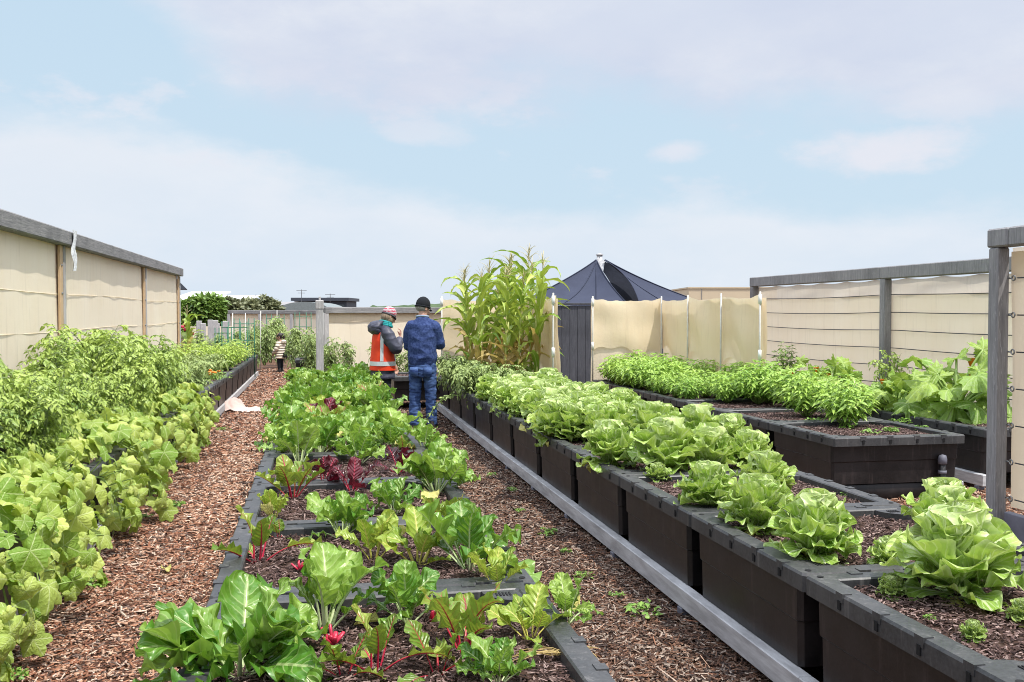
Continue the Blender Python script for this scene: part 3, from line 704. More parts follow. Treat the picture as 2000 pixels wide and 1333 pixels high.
def frame(x0, x1, y0, y1, label, wood=False):
    root = thing('bed_frame', label, 'bed frame', ((x0+x1)/2, y0, 0)); cx=(x0+x1)/2
    for s,nm in ((-1,'l'),(1,'r')):
        b = MB(); xe = (x1-x0)/2+(.015 if not wood else -.005)
        lo,hi = sorted((s*xe, s*(xe-.06)))
        yy = np.arange(0, y1-y0-.1, 2.38)
        for a in yy: b.cbox((lo,a,.046),(hi,min(a+2.377,y1-y0),.145),.004)
        b.build('beam', M['wood_pale'] if wood else M['steel'], root, smooth=False)
        for k in range(int((y1-y0)/PITCH_B)+1):
            l = MB(); l.cbox((lo-.004,k*PITCH_B+.05,0.0),(hi+.004,k*PITCH_B+.11,.0455),.004); l.build('leg', M['steel_dark'], root, smooth=False)
    return root
BOXES = {}
def row(key, xc, joint, k0, k1, phrase, skip=()):
    j = 0
    for k in range(k0, k1):
        if k in skip: continue
        y = joint + (k+.5)*PITCH_B
        lab = f'black plastic planter box, {ORD[j]} from the near end of the {phrase}'
        if j == 0: lab = f'black plastic planter box at the near end of the {phrase}'
        PK.place(j, (xc, y, 0), (j%2)*PI, lab, group=f'planter boxes of the {phrase}')
        j += 1
CH_X, CH_J = .205, 3.61
LT_X, LT_J = 2.41, 3.50
BS_X, BS_J = 4.64, 7.30
ZK_X, ZK_J = 6.22, 7.6
TM_X, TM_J = -2.0, 3.30
row('chard', CH_X, CH_J, -1, 10, 'chard bed'); frame(CH_X-.595, CH_X+.595, CH_J-PITCH_B, CH_J+10*PITCH_B, 'grey frame under the chard bed between the two paths')
row('lettuce', LT_X, LT_J, -2, 10, 'lettuce bed'); frame(LT_X-.595, LT_X+.595, LT_J-2*PITCH_B, LT_J+10*PITCH_B, 'pale grey frame with long beam under the lettuce bed')
row('basil', BS_X, BS_J, 0, 6, 'basil bed'); frame(BS_X-.595, BS_X+.595, BS_J+.05, BS_J+6*PITCH_B, 'grey frame low under the basil bed')
row('zucchini', ZK_X, ZK_J, 0, 6, 'zucchini bed'); frame(ZK_X-.595, ZK_X+.595, ZK_J, ZK_J+6*PITCH_B, 'grey frame under the zucchini bed by the right wall')
row('vines', TM_X, TM_J, 0, 7, 'tomato and cucumber bed'); frame(TM_X-.595, TM_X+.595, TM_J, TM_J+7*PITCH_B, 'weathered board frame under the tomato and cucumber bed', True)
FG_J = 12.75
row('greens', TM_X, FG_J, 0, 10, 'far left herb bed'); frame(TM_X-.595, TM_X+.595, FG_J, FG_J+10*PITCH_B, 'pale frame under the far left bed of carrots', True)
# planter behind the two people and one by the child
PK.place(0, (1.75, 16.3, 0), 0, 'black planter box standing alone behind the two adults'); PK.place(1, (.1, 22.3, 0), 0, 'far black planter box at the turn of the path near the child')
PK.place(2, (-3.2, 24.2, 0), 0, 'black planter box beyond the end of the left screen wall')

for (x,y,t) in ((1.75,16.3,'grey frame under the lone box behind the adults'),(.1,22.3,'grey frame under the box at the turn of the path'),(-3.2,24.2,'grey frame under the box beyond the left wall')): frame(x-.595,x+.595,y-.595,y+.595,t)
# riser under the basil end and water pipe
p = MB(); p.cbox((4.15,7.40,.0),(5.12,7.44,.142),.006); props(p.build('base_board', M['body']), 'black skirting board under the near basil box', 'board')
w = thing('water_pipe','short black standpipe with ribbed cap at the basil box corner','pipe',(5.04,7.335,0)); a=MB(); a.tube([(0,0,0),(0,0,.30)],.028,12); a.build('pipe_body',M['body'],w); a=MB(); a.tube([(0,0,.30),(0,0,.34),(0,0,.37)],[.036,.036,.028],12); a.tube([(0,0,.22),(0,0,.245)],.034,12); a.build('cap',M['steel_dark'],w)

# ------------------------------------------------------------------ walls with cloth
def cloth(mb, p0, p1, z0, z1, nx=40, nz=24, amp=.012, seed=0, nrm=None, top=0.0, m=0, ztop=None, zbot=None):
    r = np.random.default_rng(seed); p0=np.array(p0,float); p1=np.array(p1,float)
    d = p1-p0; L = np.linalg.norm(d); d/=L; n = np.array([-d[1],d[0]]) if nrm is None else np.array(nrm)
    u = np.linspace(0,1,nx+1); v = np.linspace(0,1,nz+1); U,V = np.meshgrid(u,v)
    ph = r.uniform(0,6.28,9)
    off = amp*(np.sin(U*L*2.1+ph[0]+V*2)+.7*np.sin(U*L*4.7+V*5+ph[1])+.5*np.sin(V*9+ph[2]+U*L)+ .5*np.sin(U*L*9+V*3+ph[3]))
    zt = z1*np.ones_like(u) if ztop is None else np.array([ztop(x) for x in u]); zb = z0*np.ones_like(u) if zbot is None else np.array([zbot(x) for x in u])
    Z = zb[None]+(zt-zb)[None]*V
    P = np.stack([p0[0]+d[0]*L*U+n[0]*off, p0[1]+d[1]*L*U+n[1]*off, Z],-1); mb.grid(P, m=m)
# left wall: runs along y at x=-2.72, cloth faces the beds
LX, LTOP = -2.72, 2.42
lw = thing('screen_wall','tall cream cloth wall with grey timber rail along the left side','wall',(LX,0,0))
LY0, LY1 = 3.0, 20.6; posts = [11.35, 16.55, 20.5, 6.2]
b = MB(); cloth(b,(0,LY0),(0,LY1),.05,LTOP-.15,150,30,.005,3); b.build('cloth', M['fab'], lw)
for i,(ya,yb) in enumerate(((LY0,11.35),(11.36,16.55),(16.56,LY1))):
    b = MB(); b.cbox((-.13,ya,LTOP-.155),(.115,yb,LTOP),.012); b.build('top_rail', M['wood_cap'], lw, smooth=False)
for y in posts:
    b = MB(); b.cbox((-.12,y-.02,0),(-.02,y+.08,LTOP-.15),.006); b.build('post', M['wood_pale'], lw, smooth=False)
    b = MB(); b.cbox((.016,y-.06,.2),(.042,y+.06,LTOP-.157),.004)
    for z in (.55,.95,1.35,1.75,2.05): b.ball((.044,y,z),(.010,.016,.016),8,5,m=1)
    b.build('batten', [M['batten'],M['bolt']], lw, smooth=False)
    b = MB(); b.cbox((.014,y+.075,.2),(.05,y+.15,LTOP-.157),.004); b.build('cover_strip', M['wood_pale'], lw, smooth=False)
for k in range(4):
    b = MB(); yy=np.linspace(LY0,LY1,60); b.tube(np.stack([np.full(60,.006),yy,np.full(60,.55+.4*k)+.01*np.sin(yy)],1),.004,4); b.build('seam', M['fab'], lw)
tg = MB(); zz=np.linspace(2.44,2.0,10); P=np.stack([np.stack([np.full(5,.125)+.012*np.sin(np.arange(5)*2+i), 11.47+np.linspace(0,.17,5)+.015*math.sin(i), np.full(5,z)],1) for i,z in enumerate(zz)]); tg.grid(P); props(tg.build('plastic_bag',M['tag'],loc=(LX,0,0)),'torn white plastic hanging from the rail of the left wall','plastic bag')
# right back wall (x = 7.0)
RX, RTOP = 7.0, 2.12
rw = thing('screen_wall','cream cloth wall with dark timber frame and wires behind the zucchini','wall',(RX,0,0))
RP = [15.2, 11.37, 7.55]
b = MB(); cloth(b,(.06,7.5),(.06,15.25),.1,RTOP-.36,90,22,.006,8); b.build('cloth', M['fab'], rw)
b = MB(); cloth(b,(.062,7.5),(.062,15.25),RTOP-.36,RTOP-.15,90,4,.006,8, ztop=lambda u: RTOP-.15-.022*abs(math.sin(u*PI*11))); b.build('upper_cloth', M['fab_top'], rw)
for ya,yb in ((7.45,11.41),(11.415,15.26)):
    b=MB(); b.cbox((-.07,ya,RTOP-.15),(.09,yb,RTOP),.01); b.build('top_rail', M['wood_grey'], rw, smooth=False)
for y in RP:
    b=MB(); b.cbox((-.065,y-.055,0),(.045,y+.055,RTOP-.152),.01); b.build('post', M['wood_grey'], rw, smooth=False)
for k in range(8):
    b=MB(); z=.22+.222*k; yy=np.linspace(7.5,15.2,24); b.tube(np.stack([np.full(24,.035),yy,z-.02*np.sin(PI*((yy-7.5)%3.83)/3.83)],1),.0055,5); b.build('wire', M['wire'], rw)
# right near wall (x = 4.3), runs towards the camera from its end post
nw = thing('screen_wall','near cream cloth wall with thick timber end post at right','wall',(4.255,0,0))
b=MB(); cloth(b,(.09,1.0),(.09,5.62),.30,1.93,60,30,.006,12); b.build('cloth', M['fab2'], nw)
b=MB(); cloth(b,(.093,1.0),(.093,5.62),1.78,1.955,60,4,.004,12); b.build('upper_cloth', M['fab_top'], nw)
b=MB(); b.cbox((-.046,5.59,0),(.046,5.68,1.955),.010); b.build('post', M['wood_grey'], nw, smooth=False)
b=MB(); b.cbox((-.052,5.50,1.957),(.07,5.69,2.075),.01); b.cbox((-.048,1.0,1.957),(.07,5.497,2.075),.01); b.build('top_rail', M['wood_grey'], nw, smooth=False)
b=MB(); b.cbox((.0,1.0,.06),(.05,5.56,.285),.006); b.build('bottom_board', M['steel_dark'], nw, smooth=False)
for k in range(7):
    z = 1.76-.232*k; b=MB(); b.tube([(.07,1.0,z),(.072,3.0,z-.012),(.03,5.50,z)],.0045,5); b.build('wire', M['wire'], nw)
    e=MB(); a=np.linspace(0,2*PI,9); e.tube(np.stack([.03+0*a, 5.535+.016*np.cos(a), z+.016*np.sin(a)],1),.005,5,caps=False); e.tube([(.03,5.55,z),(.03,5.58,z)],.006,5); e.build('eye_bolt', M['bolt'], nw)
# far fences
def far_fence(name_label, p0, p1, top, nposts, seed):
    root = thing('screen_fence', name_label, 'fence', (p0[0],p0[1],0), math.atan2(p1[1]-p0[1], p1[0]-p0[0])); L=math.hypot(p1[0]-p0[0],p1[1]-p0[1])
    b=MB(); cloth(b,(0,0),(L,0),.02,top-.11,60,14,.008,seed); b.build('cloth',M['fab'],root)
    b=MB(); cloth(b,(0,-.012),(L,-.012),top-.30,top-.09,40,3,.006,seed+1, zbot=lambda u: top-.28-.015*math.sin(u*21)); b.build('upper_cloth',M['fab'],root)
    b=MB(); b.cbox((-.03,-.09,top-.12),(L+.03,.06,top),.01); b.build('top_rail',M['wood_capx'],root,smooth=False)
    for i in range(nposts):
        x=L*i/(nposts-1); b=MB(); b.cbox((x-.05,-.085,0),(x+.05,-.02,top-.122),.006); b.build('post',M['wood_pale'],root,smooth=False)
    return root
far_fence('low cream fence with grey rail behind the two adults',(.12,19.0),(4.0,21.2),1.655,3,21)
far_fence('farthest cream fence behind the child and tomato stakes',(-2.9,34.6),(.2,33.2),1.635,4,22)
# gate post at the end of the chard bed
gp = thing('gate_post','silvery square timber post with pale capped top behind the chard','post',(.03,16.1,0)); b=MB(); b.cbox((-.062,-.06,0),(.055,.06,1.60),.008); b.build('post_shaft',M['wood_pale'],gp,smooth=False)
b=MB(); b.cbox((-.068,-.066,1.602),(.062,.066,1.745),.01); b.tube([(0,0,1.745),(0,0,1.80)],.016,8); b.build('cap',M['wood_pale'],gp,smooth=False)
b=MB(); b.box((.057,-.05,1.2),(.062,.03,1.55)); b.build('notice_strip',M['pvc'],gp,smooth=False)

# ------------------------------------------------------------------ draped screens round bed ends
def screen(label, pts, poles, z0, ztop, flapz, seed, group):
    root = thing('draped_screen', label, 'windbreak', (pts[0][0],pts[0][1],0), 0, group); o=np.array(pts[0])
    for i in range(len(pts)-1):
        a=np.array(pts[i])-o; c=np.array(pts[i+1])-o; d=(c-a)/np.linalg.norm(c-a); n=np.array([d[1],-d[0]])
        if i==0: n=np.array([0,-1.])
        else: n=np.array([-1.,0])
        npol = max(1,round(np.linalg.norm(c-a)/1.19))
        b=MB(); cloth(b,a-n*.03,c-n*.03,z0,ztop-.04,36*npol,18,.012,seed+i,nrm=n); b.build('lower_cloth',M['fab2'],root)
        b=MB(); cloth(b,a+n*.008,c+n*.008,flapz,ztop,36*npol,20,.013,seed+5+i,nrm=n, ztop=lambda u: ztop-.045*abs(math.sin(u*PI*npol))**.7-.01*math.sin(u*31), zbot=lambda u: flapz+.05*math.sin(u*7+seed+i)+.03*math.sin(u*17+i)-.22*(i>0)*(.5+.5*math.cos(2*PI*u*npol+2.2))*(u<1)); b.build('upper_cloth',M['fab2'],root)
    for (x,y,k) in poles:
        p=MB(); p.tube([(x-o[0],y-o[1],z0-.1),(x-o[0],y-o[1],ztop+.03)],.0125,8); p.build('pole',M['pole'],root)
        if k:
            for z in (ztop-.06, ztop-.72):
                c=MB(); c.tube([(x-o[0],y-o[1],z-.055),(x-o[0],y-o[1],z+.055)],.022,8); c.build('clip',M['pvc'],root)
e=.56
screen('tan cloth windbreak on poles around the far end of the basil bed', [(BS_X-e,14.62),(BS_X+e,14.62),(BS_X+e,11.05)], [(BS_X-e,14.55,1),(BS_X+e-.03,14.55,0),(BS_X+e-.035,13.43,0),(BS_X+e-.035,12.24,0),(BS_X+e-.035,11.07,1)], .5, 1.765, .98, 31, 'draped cloth windbreaks at the bed ends')
screen('tan cloth windbreak on poles behind the tall corn', [(LT_X-e,15.15),(LT_X+e,15.15),(LT_X+e,12.3)], [(LT_X-e,15.08,1),(LT_X+e-.03,15.08,0),(LT_X+e-.035,13.7,0),(LT_X+e-.035,12.32,1)], .5, 1.765, .98, 41, 'draped cloth windbreaks at the bed ends')
# dark board wall
dw = thing('board_wall','charcoal stained upright board wall between the two tan windbreaks','wall',(4.2,18.9,0),-.10); 
for i in range(16):
    b=MB(); b.cbox((i*.155,-.02-.004*(i%2),0),(i*.155+.152,.02,1.69),.005); b.build('board',M['wood_dark'],dw,smooth=False)
b=MB(); b.cbox((-.02,-.05,1.70),(2.55,.05,1.74),.006); b.build('top_rail',M['wood_dark'],dw,smooth=False)
# shade sail
def curve(pts, n=16):
    pts=np.array(pts,float); k=len(pts)
    if k==2: return pts[0]+(pts[1]-pts[0])*np.linspace(0,1,n)[:,None]
    t=np.linspace(0,1,n); out=np.zeros((n,3)); a,b_,c=pts
    return ((1-t)**2)[:,None]*a+(2*t*(1-t))[:,None]*b_+(t**2)[:,None]*c
def patch(c1,c2,n=10,sag=.12):
    s=np.linspace(0,1,n)[None,:,None]; P=c1[:,None]*(1-s)+c2[:,None]*s
    t=np.linspace(0,1,len(c1))[:,None]; P[...,2]-=sag*np.sin(PI*s[...,0])*np.sin(PI*np.clip(t,0,1)); return P
def seams(b,P,ks):
    for k in ks: b.tube(P[:,k]+np.array([0,-.01,.004]),.012,4)
ss = thing('shade_sail','dark navy peaked shade sail on a steel mast above the board wall','shade sail')
bx = at(1172,612,22); ss.location=(bx.x,bx.y,0); O=np.array((bx.x,bx.y,0))
Pq=lambda x,y,d: np.array(at(x,y,d))-O
A=Pq(1164,508,22)
b=MB(); PL=patch(curve([A,Pq(1115,545,21.2),Pq(1010,594,20.2)]), curve([A+np.array([.02,0,-.02]),Pq(1185,556,20.8),Pq(1232,600,20)]),14,.15); b.grid(PL); seams(b,PL,(0,5,9,13)); b.build('left_sail',M['sail'],ss)
B=Pq(1180,509,22.1)
b=MB(); PL=patch(curve([B,Pq(1238,540,21.6),Pq(1250,600,20.6)]), curve([B+np.array([.02,0,.01]),Pq(1255,550,22),Pq(1352,584,22)]),14,.10); b.grid(PL); seams(b,PL,(0,6,13)); b.build('right_sail',M['sail'],ss)
b=MB(); b.grid(patch(curve([Pq(1178,531,22.5),Pq(1200,562,22),Pq(1210,594,21.6)]), curve([Pq(1181,511,22.5),Pq(1245,545,22.6),Pq(1262,594,22.6)]),10,.0)); b.build('rear_sail',M['sail_in'],ss)
b=MB(); top=Pq(1171,499,22.2); b.tube([(top[0],top[1],0),top],.065,12); b.tube([top,top+np.array([0,0,.02])],.085,12); b.build('mast',M['steel'],ss)
b=MB(); m0=Pq(1164,508,22.15); m1=Pq(1182,508,22.15); m2=Pq(1176,534,22.05); b.add([m0,m1,m2],t=[(0,1,2)]); b.build('peak_plate',M['steel'],ss)
# cream building beyond the right wall
cbp = at(1345,612,26); c2 = at(1500,612,26)
cbd = thing('flat_roofed_building','plain cream flat topped building beyond the right screen wall','building',(cbp.x,cbp.y,0),-YAW)
b=MB(); b.box((0,0,0),(2.3,3,2.18)); b.build('wall',M['cream'],cbd,smooth=False); b=MB(); b.box((-.02,-.02,2.182),(2.32,3.02,2.22)); b.build('parapet',M['cream'],cbd,smooth=False); b=MB(); b.box((.33,-.012,0),(.345,-.002,2.18)); b.build('joint_strip',M['wood_grey'],cbd,smooth=False)

# ------------------------------------------------------------------ far background
def house(label, x0, x1, yt, yb, D, mat, roofm, kind, seed):
    a=at(x0,yb,D); w=(x1-x0)/F*D; h=at(x0,yt,D).z
    root=thing('house',label,'house',(a.x,a.y,0),-YAW,'houses beyond the garden'); dp=7
    if kind=='skillion':
        b=MB(); b.box((w*.04,.3,0),(w*.9,dp,h-.9)); b.build('wall',M[mat],root,smooth=False)
        b=MB(); v=[(-.6,-.5,h-1.05),(w*.86,-.5,h-1.05),(w,dp,h),(-.6,dp,h),(-.6,-.5,h-.85),(w*.86,-.5,h-.85),(w,dp,h+.12),(-.6,dp,h+.12)]
        b.add(v,q=[(0,3,2,1),(4,5,6,7),(0,1,5,4),(1,2,6,5),(2,3,7,6),(3,0,4,7)]); b.build('roof',M[roofm],root,smooth=False)
        for i in range(3):
            q=MB(); q.box((w*(.12+.25*i),.27,h-2.3),(w*(.26+.25*i),.298,h-1.3)); q.build('window',M['glass'],root,smooth=False)
    elif kind=='modern':
        b=MB(); b.box((0,0,0),(w,dp,h-.35)); b.build('wall',M[mat],root,smooth=False)
        b=MB(); b.box((-.3,-.4,h-.35),(w+.3,dp+.3,h)); b.build('roof',M[roofm],root,smooth=False)
        for i in range(4):
            q=MB(); q.box((w*(.06+.24*i),-.05,h-1.75),(w*(.24+.24*i),-.003,h-.75)); q.build('window',M['glass' if i!=2 else 'wall_white'],root,smooth=False)
    else:
        b=MB(); b.box((0,0,0),(w,dp,h-.9)); b.build('wall',M[mat],root,smooth=False)
        b=MB(); xs=np.linspace(-.5,w+.5,14); arc=h-.95+.95*np.sqrt(np.maximum(0,1-((xs-w/2)/(w/2+.5))**2))
        G=np.stack([np.stack([xs,np.full(14,y),arc],1) for y in (-.6,dp)]); b.grid(G); b.add(np.concatenate([G[0],np.stack([xs,np.full(14,-.6),np.full(14,h-1.05)],1)]),q=[(i,i+1,15+i,14+i) for i in range(13)]); b.build('roof',M[roofm],root,smooth=False)
        for x,w2 in ((.08,.2),(.32,.2),(.7,.26)):
            q=MB(); q.box((w*x,-.04,h-2.0),(w*(x+w2),-.003,h-1.2)); q.build('window',M['glass'],root,smooth=False)
    return root
house('white roofed house with a roof sloping up behind the left tree',335,404,569,582,80,'wall_grey','roof_white','skillion',1)
house('second white roofed house right of the left tree',400,462,577,596,74,'wall_white','roof_white','skillion',2)
house('grey clad house with shallow curved roof above the far fence',552,640,590,606,78,'wall_grey','wall_grey','curved',3)
house('dark flat roofed two storey house on the skyline',575,677,582,602,110,'wall_dark','wall_dark','modern',4)
house('long low white roofed house behind the olive trees',500,575,590,604,95,'wall_white','roof_white','modern',5)
gbl = at(352,612,60); hh=MB(); hh.add([at(340,540,60),at(356,556,60),at(366,566,60),at(340,566,60),at(340,541,66),at(356,557,66),at(366,567,66),at(340,567,66)],q=[(0,1,2,3),(7,6,5,4),(0,4,5,1),(1,5,6,2),(2,6,7,3),(3,7,4,0)]); props(hh.build('gable_roof',M['wall_dark'],smooth=False),'dark roof corner peeping out past the left wall end','roof')
def tree_at(name,label,x,y_top,y_base,wpx,D,n,mat,seed,leafL):
    p=at(x,612,D); top=at(x,y_top,D).z; rx=wpx/2/F*D; rz=(y_base-y_top)/F*D*.62
    return make_tree(name,label,(p.x,p.y,0),rx,rz,max(.3,top-1.62*rz),n,mat,seed,leafL)
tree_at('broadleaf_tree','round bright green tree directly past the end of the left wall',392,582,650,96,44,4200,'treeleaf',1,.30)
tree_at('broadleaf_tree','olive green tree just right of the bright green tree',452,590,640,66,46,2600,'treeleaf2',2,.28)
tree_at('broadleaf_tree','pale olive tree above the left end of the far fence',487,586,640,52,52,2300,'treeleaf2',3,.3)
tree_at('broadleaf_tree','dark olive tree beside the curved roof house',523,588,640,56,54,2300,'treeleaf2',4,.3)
# wooded hill
hb=MB(); h0=at(765,612,700); h1=at(1000,612,700); xs=np.linspace(0,1,50); hr=np.random.default_rng(3)
prof=np.array([ (612-603)+ (12*math.exp(-((x-.55)/.25)**2)+4*math.exp(-((x-.25)/.1)**2)) for x in xs])/F*700+1.54+hr.normal(size=50)*.5
prof[0]=0;prof[-1]=0
X=h0.x-40+(h1.x-h0.x+80)*xs; Y=h0.y+(h1.y-h0.y)*xs
G=np.stack([np.stack([X,Y+q*60,prof*math.sin(PI*min(.5,q*.5+.0001))],1) for q in np.linspace(0,1,5)]); hb.grid(G); props(hb.build('hill',m_plain('wooded_hill',(.10,.14,.07),.9,.1,col2=(.05,.08,.04),scale=.15)),kind='structure')
# aerials
for x,y,D in ((589,566,100),(645,574,100),(421,572,70),(500,576,80)):
    a=MB(); p=at(x,y,D); q=at(x,600,D); a.tube([(p.x,p.y,q.z),p],.03,4); a.tube([(p.x-.5,p.y,p.z-.1),(p.x+.5,p.y,p.z-.1)],.02,4); a.tube([(p.x-.35,p.y,p.z-.35),(p.x+.35,p.y,p.z-.35)],.02,4)
    props(a.build('roof_aerial',M['wire']),{589:'thin roof aerial above the dark flat roofed house, left one',645:'thin roof aerial above the dark flat roofed house, right one',421:'thin roof aerial over the second white roof',500:'thin roof aerial above the olive trees'}[x],'aerial')
# ------------------------------------------------------------------ chard
SOILZ = .505
cbig = make_chard('g', 32, .33, 99, 8, 74, 1.12, .3, (.22,.36))
cg = [make_chard('g', n, s, 100+i, lo, 86, bg, fl) for i,(n,s,lo,bg,fl) in enumerate([(19,.44,35,1.05,.35),(11,.40,40,1.0,.3),(10,.43,48,1.1,.2),(12,.38,30,1.0,.45),(9,.46,52,1.0,.2),(11,.36,38,1.15,.35)])]
cy = [make_chard('y', n, s, 130+i, lo, 86, 1.0, .3) for i,(n,s,lo) in enumerate([(7,.36,48),(8,.30,35)])]
cr = [make_chard('r', n, s, 140+i, lo, 84, bg, fl) for i,(n,s,lo,bg,fl) in enumerate([(7,.42,40,.95,.3),(6,.30,20,.7,.5),(5,.26,30,1.1,.4)])]
cd = [make_chard('d', n, s, 150+i, 38, 84, 1.05, .2) for i,(n,s) in enumerate([(6,.34),(5,.38)])]
# thin-leaved clump of red stems
KC = {'b':Kind([cbig]),'g':Kind(cg),'y':Kind(cy),'r':Kind(cr),'d':Kind(cd)}
near = [ # px, py, kind, proto, scale, rot, label
 (468,1310,'b',0,1.0,.4,'largest bright green chard, sprawling over the near left corner of its bed'),
 (636,1226,'g',4,.70,1.2,'open green chard with three pale stalks, right of the sprawling corner chard'),
 (796,1216,'g',2,.56,2.0,'small green chard with spread pale stalks in front of the crossbar'),
 (855,1310,'r',2,.70,.3,'small crinkled chard on short red stalks near the front edge'),
 (905,1268,'r',0,.66,5.6,'red ribbed chard leaf leaning right with a bright red stalk'),
 (1035,1245,'y',1,.62,.6,'frilly yellow stemmed chard clump by the right rim'),
 (970,1150,'y',0,.52,.2,'yellow chard rising over the right end of the crossbar'),
 (1105,1215,'g',3,.50,5.9,'flat green chard lying across the right rim'),
 (972,1333,'g',1,.42,.5,'small chard shoot at the very front edge of the bed'),
 (735,1305,'r',1,.80,2.7,'chard with one arched red stalk bending to the left'),
 (672,1318,'r',2,.62,4.4,'red stumpy chard beside the sprawling corner chard'),
 (505,1094,'r',1,1.15,2.9,'bushy clump of thin red stalks with narrow leaves at the left rim'),
 (730,1093,'y',0,.74,4.0,'yellow stemmed green chard in the middle of the second box'),
 (816,1100,'y',1,.86,1.4,'upright golden ribbed chard leaf right of the yellow stemmed one'),
 (918,1110,'g',5,.95,.0,'dark glossy chard with white stalks at the right rim of the second box'),
 (668,1050,'g',1,.78,3.3,'leafy green chard over the second crossbar'),
 (535,1016,'y',0,.58,2.2,'chard with a yellow green leaf hanging over the left rim'),
 (572,972,'r',0,.86,1.0,'tall red stalked chard at the left rim of the third box'),
 (772,1004,'g',2,.62,.8,'dark olive chard standing upright in the third box'),
 (866,1030,'r',0,.62,5.5,'red veined chard with olive leaves near the right rim'),
 (852,962,'g',0,.92,5.2,'wide pale green chard spreading over the right rim of the third box'),
 (632,948,'d',0,.70,2.0,'almost black crinkled chard, left one of the dark pair'),
 (688,958,'d',1,.78,1.2,'bright crimson backed chard between the dark leaves'),
 (780,925,'d',0,.72,.1,'dark red chard with glowing red veins, right of the crimson one'),
 (585,905,'g',4,.92,2.4,'tall pale green chard behind the red stalked one'),
 (700,905,'g',2,.78,4.2,'green chard rising behind the crimson leaves'),
 (760,880,'g',5,.84,3.0,'green chard behind the dark red one'),
 (640,880,'y',0,.86,5.0,'pale yellow green chard behind the black crinkled one'),
 (830,880,'g',3,.84,2.0,'ruffled green chard at the right rim behind the wide pale one'),
 (545,1050,'r',2,.45,2.0,'tiny red chard sprout by the second crossbar'),
]
for (x,y,k,i,s,rz,lab) in near:
    p = on_z(x,y,SOILZ); KC[k].place(i,(p.x,p.y,SOILZ-.005),rz,lab,s*(.80 if y<1100 else .92),'rainbow chard in the middle bed')
fr = np.random.default_rng(77)
colname = ['left','middle','right']; depn=['front','middle','back']
seq = 'gggrgygggggygrgggggggdgggygggrggggyggggg'
q=0
for k in range(3,10):
    for d in range(3):
        for c in range(4):
            y = CH_J+(k+(d+.5)/3)*PITCH_B + fr.uniform(-.08,.08); x = CH_X-.03+(c-1.5)*.27+fr.uniform(-.05,.05)
            kd = seq[q%len(seq)]; q+=1
            if fr.random() < .16: continue
            nm = {'g':'green chard with white ribs','y':'yellow ribbed chard','r':'red stalked chard','d':'dark red chard'}[kd]
            pos = ['beside the left rim','left of centre','right of centre','beside the right rim'][c]
            KC[kd].place(int(fr.integers(0,6)),(x,y,SOILZ-.01),fr.uniform(0,6.28),f'{nm} {pos}, {["front","mid","rear"][d]} row of the {ORD[k+1]} chard box',fr.uniform(.50,.86),'rainbow chard in the middle bed')
for kk in KC.values(): kk.purge()
# cut stubs
for x,y,lab,s in ((650,1262,'cut red chard stubs in front of the sprawling corner chard',1),(585,1115,'short red chard stubs beside the bushy red clump',.7),(840,1215,'faded pink chard stub lying on bare mulch',.8)):
    p=on_z(x,y,SOILZ); st=MB(); r=np.random.default_rng(int(x))
    for i in range(7):
        a=r.uniform(0,6.28); e=r.uniform(.5,1.4); d=np.array([math.cos(a)*math.cos(e),math.sin(a)*math.cos(e),math.sin(e)]); st.tube([d*.005,d*.03*s,d*r.uniform(.04,.075)*s],[.009*s,.010*s,.008*s],6,flat=.6)
    props(st.build('chard_stub',M['stalk_r'],loc=(p.x,p.y,SOILZ)),lab,'chard stub')
p=on_z(1090,1288,SOILZ); st=MB(); r=np.random.default_rng(9)
for i in range(16):
    a=r.uniform(-.6,3.6); q=np.linspace(0,1,6); L=r.uniform(.06,.16); st.tube(np.stack([q*L*math.cos(a)+.02*np.sin(q*4+i),q*L*math.sin(a)*.5,.012+.015*np.sin(PI*q)],1),.0014,4)
props(st.build('dry_roots',M['corn_dry'],loc=(p.x,p.y,SOILZ)),'tangle of dry straw coloured roots below the frilly yellow chard','roots')

for i,(x,y,z,lab) in enumerate([(690,1222,SOILZ+.012,'yellowed chard leaf fallen beside the red stubs'),(1330,905,SOILZ+.012,'yellowed leaf under the broad third box lettuce'),(930,1000,.03,'yellow leaf fallen on the right path by the pale chard'),(320,1110,.03,'small withered leaf lying on the left path')]):
    p=on_z(x,y,z); fb=MB(); leaf(fb,(0,0,0),i*1.7,.25,.5,.12,.032,pr_spear,nu=6,nv=8,cup=.5,ruffle=.3,tone=.6); props(fb.build('fallen_leaf',M['wilt'],loc=p),lab,'fallen leaf')
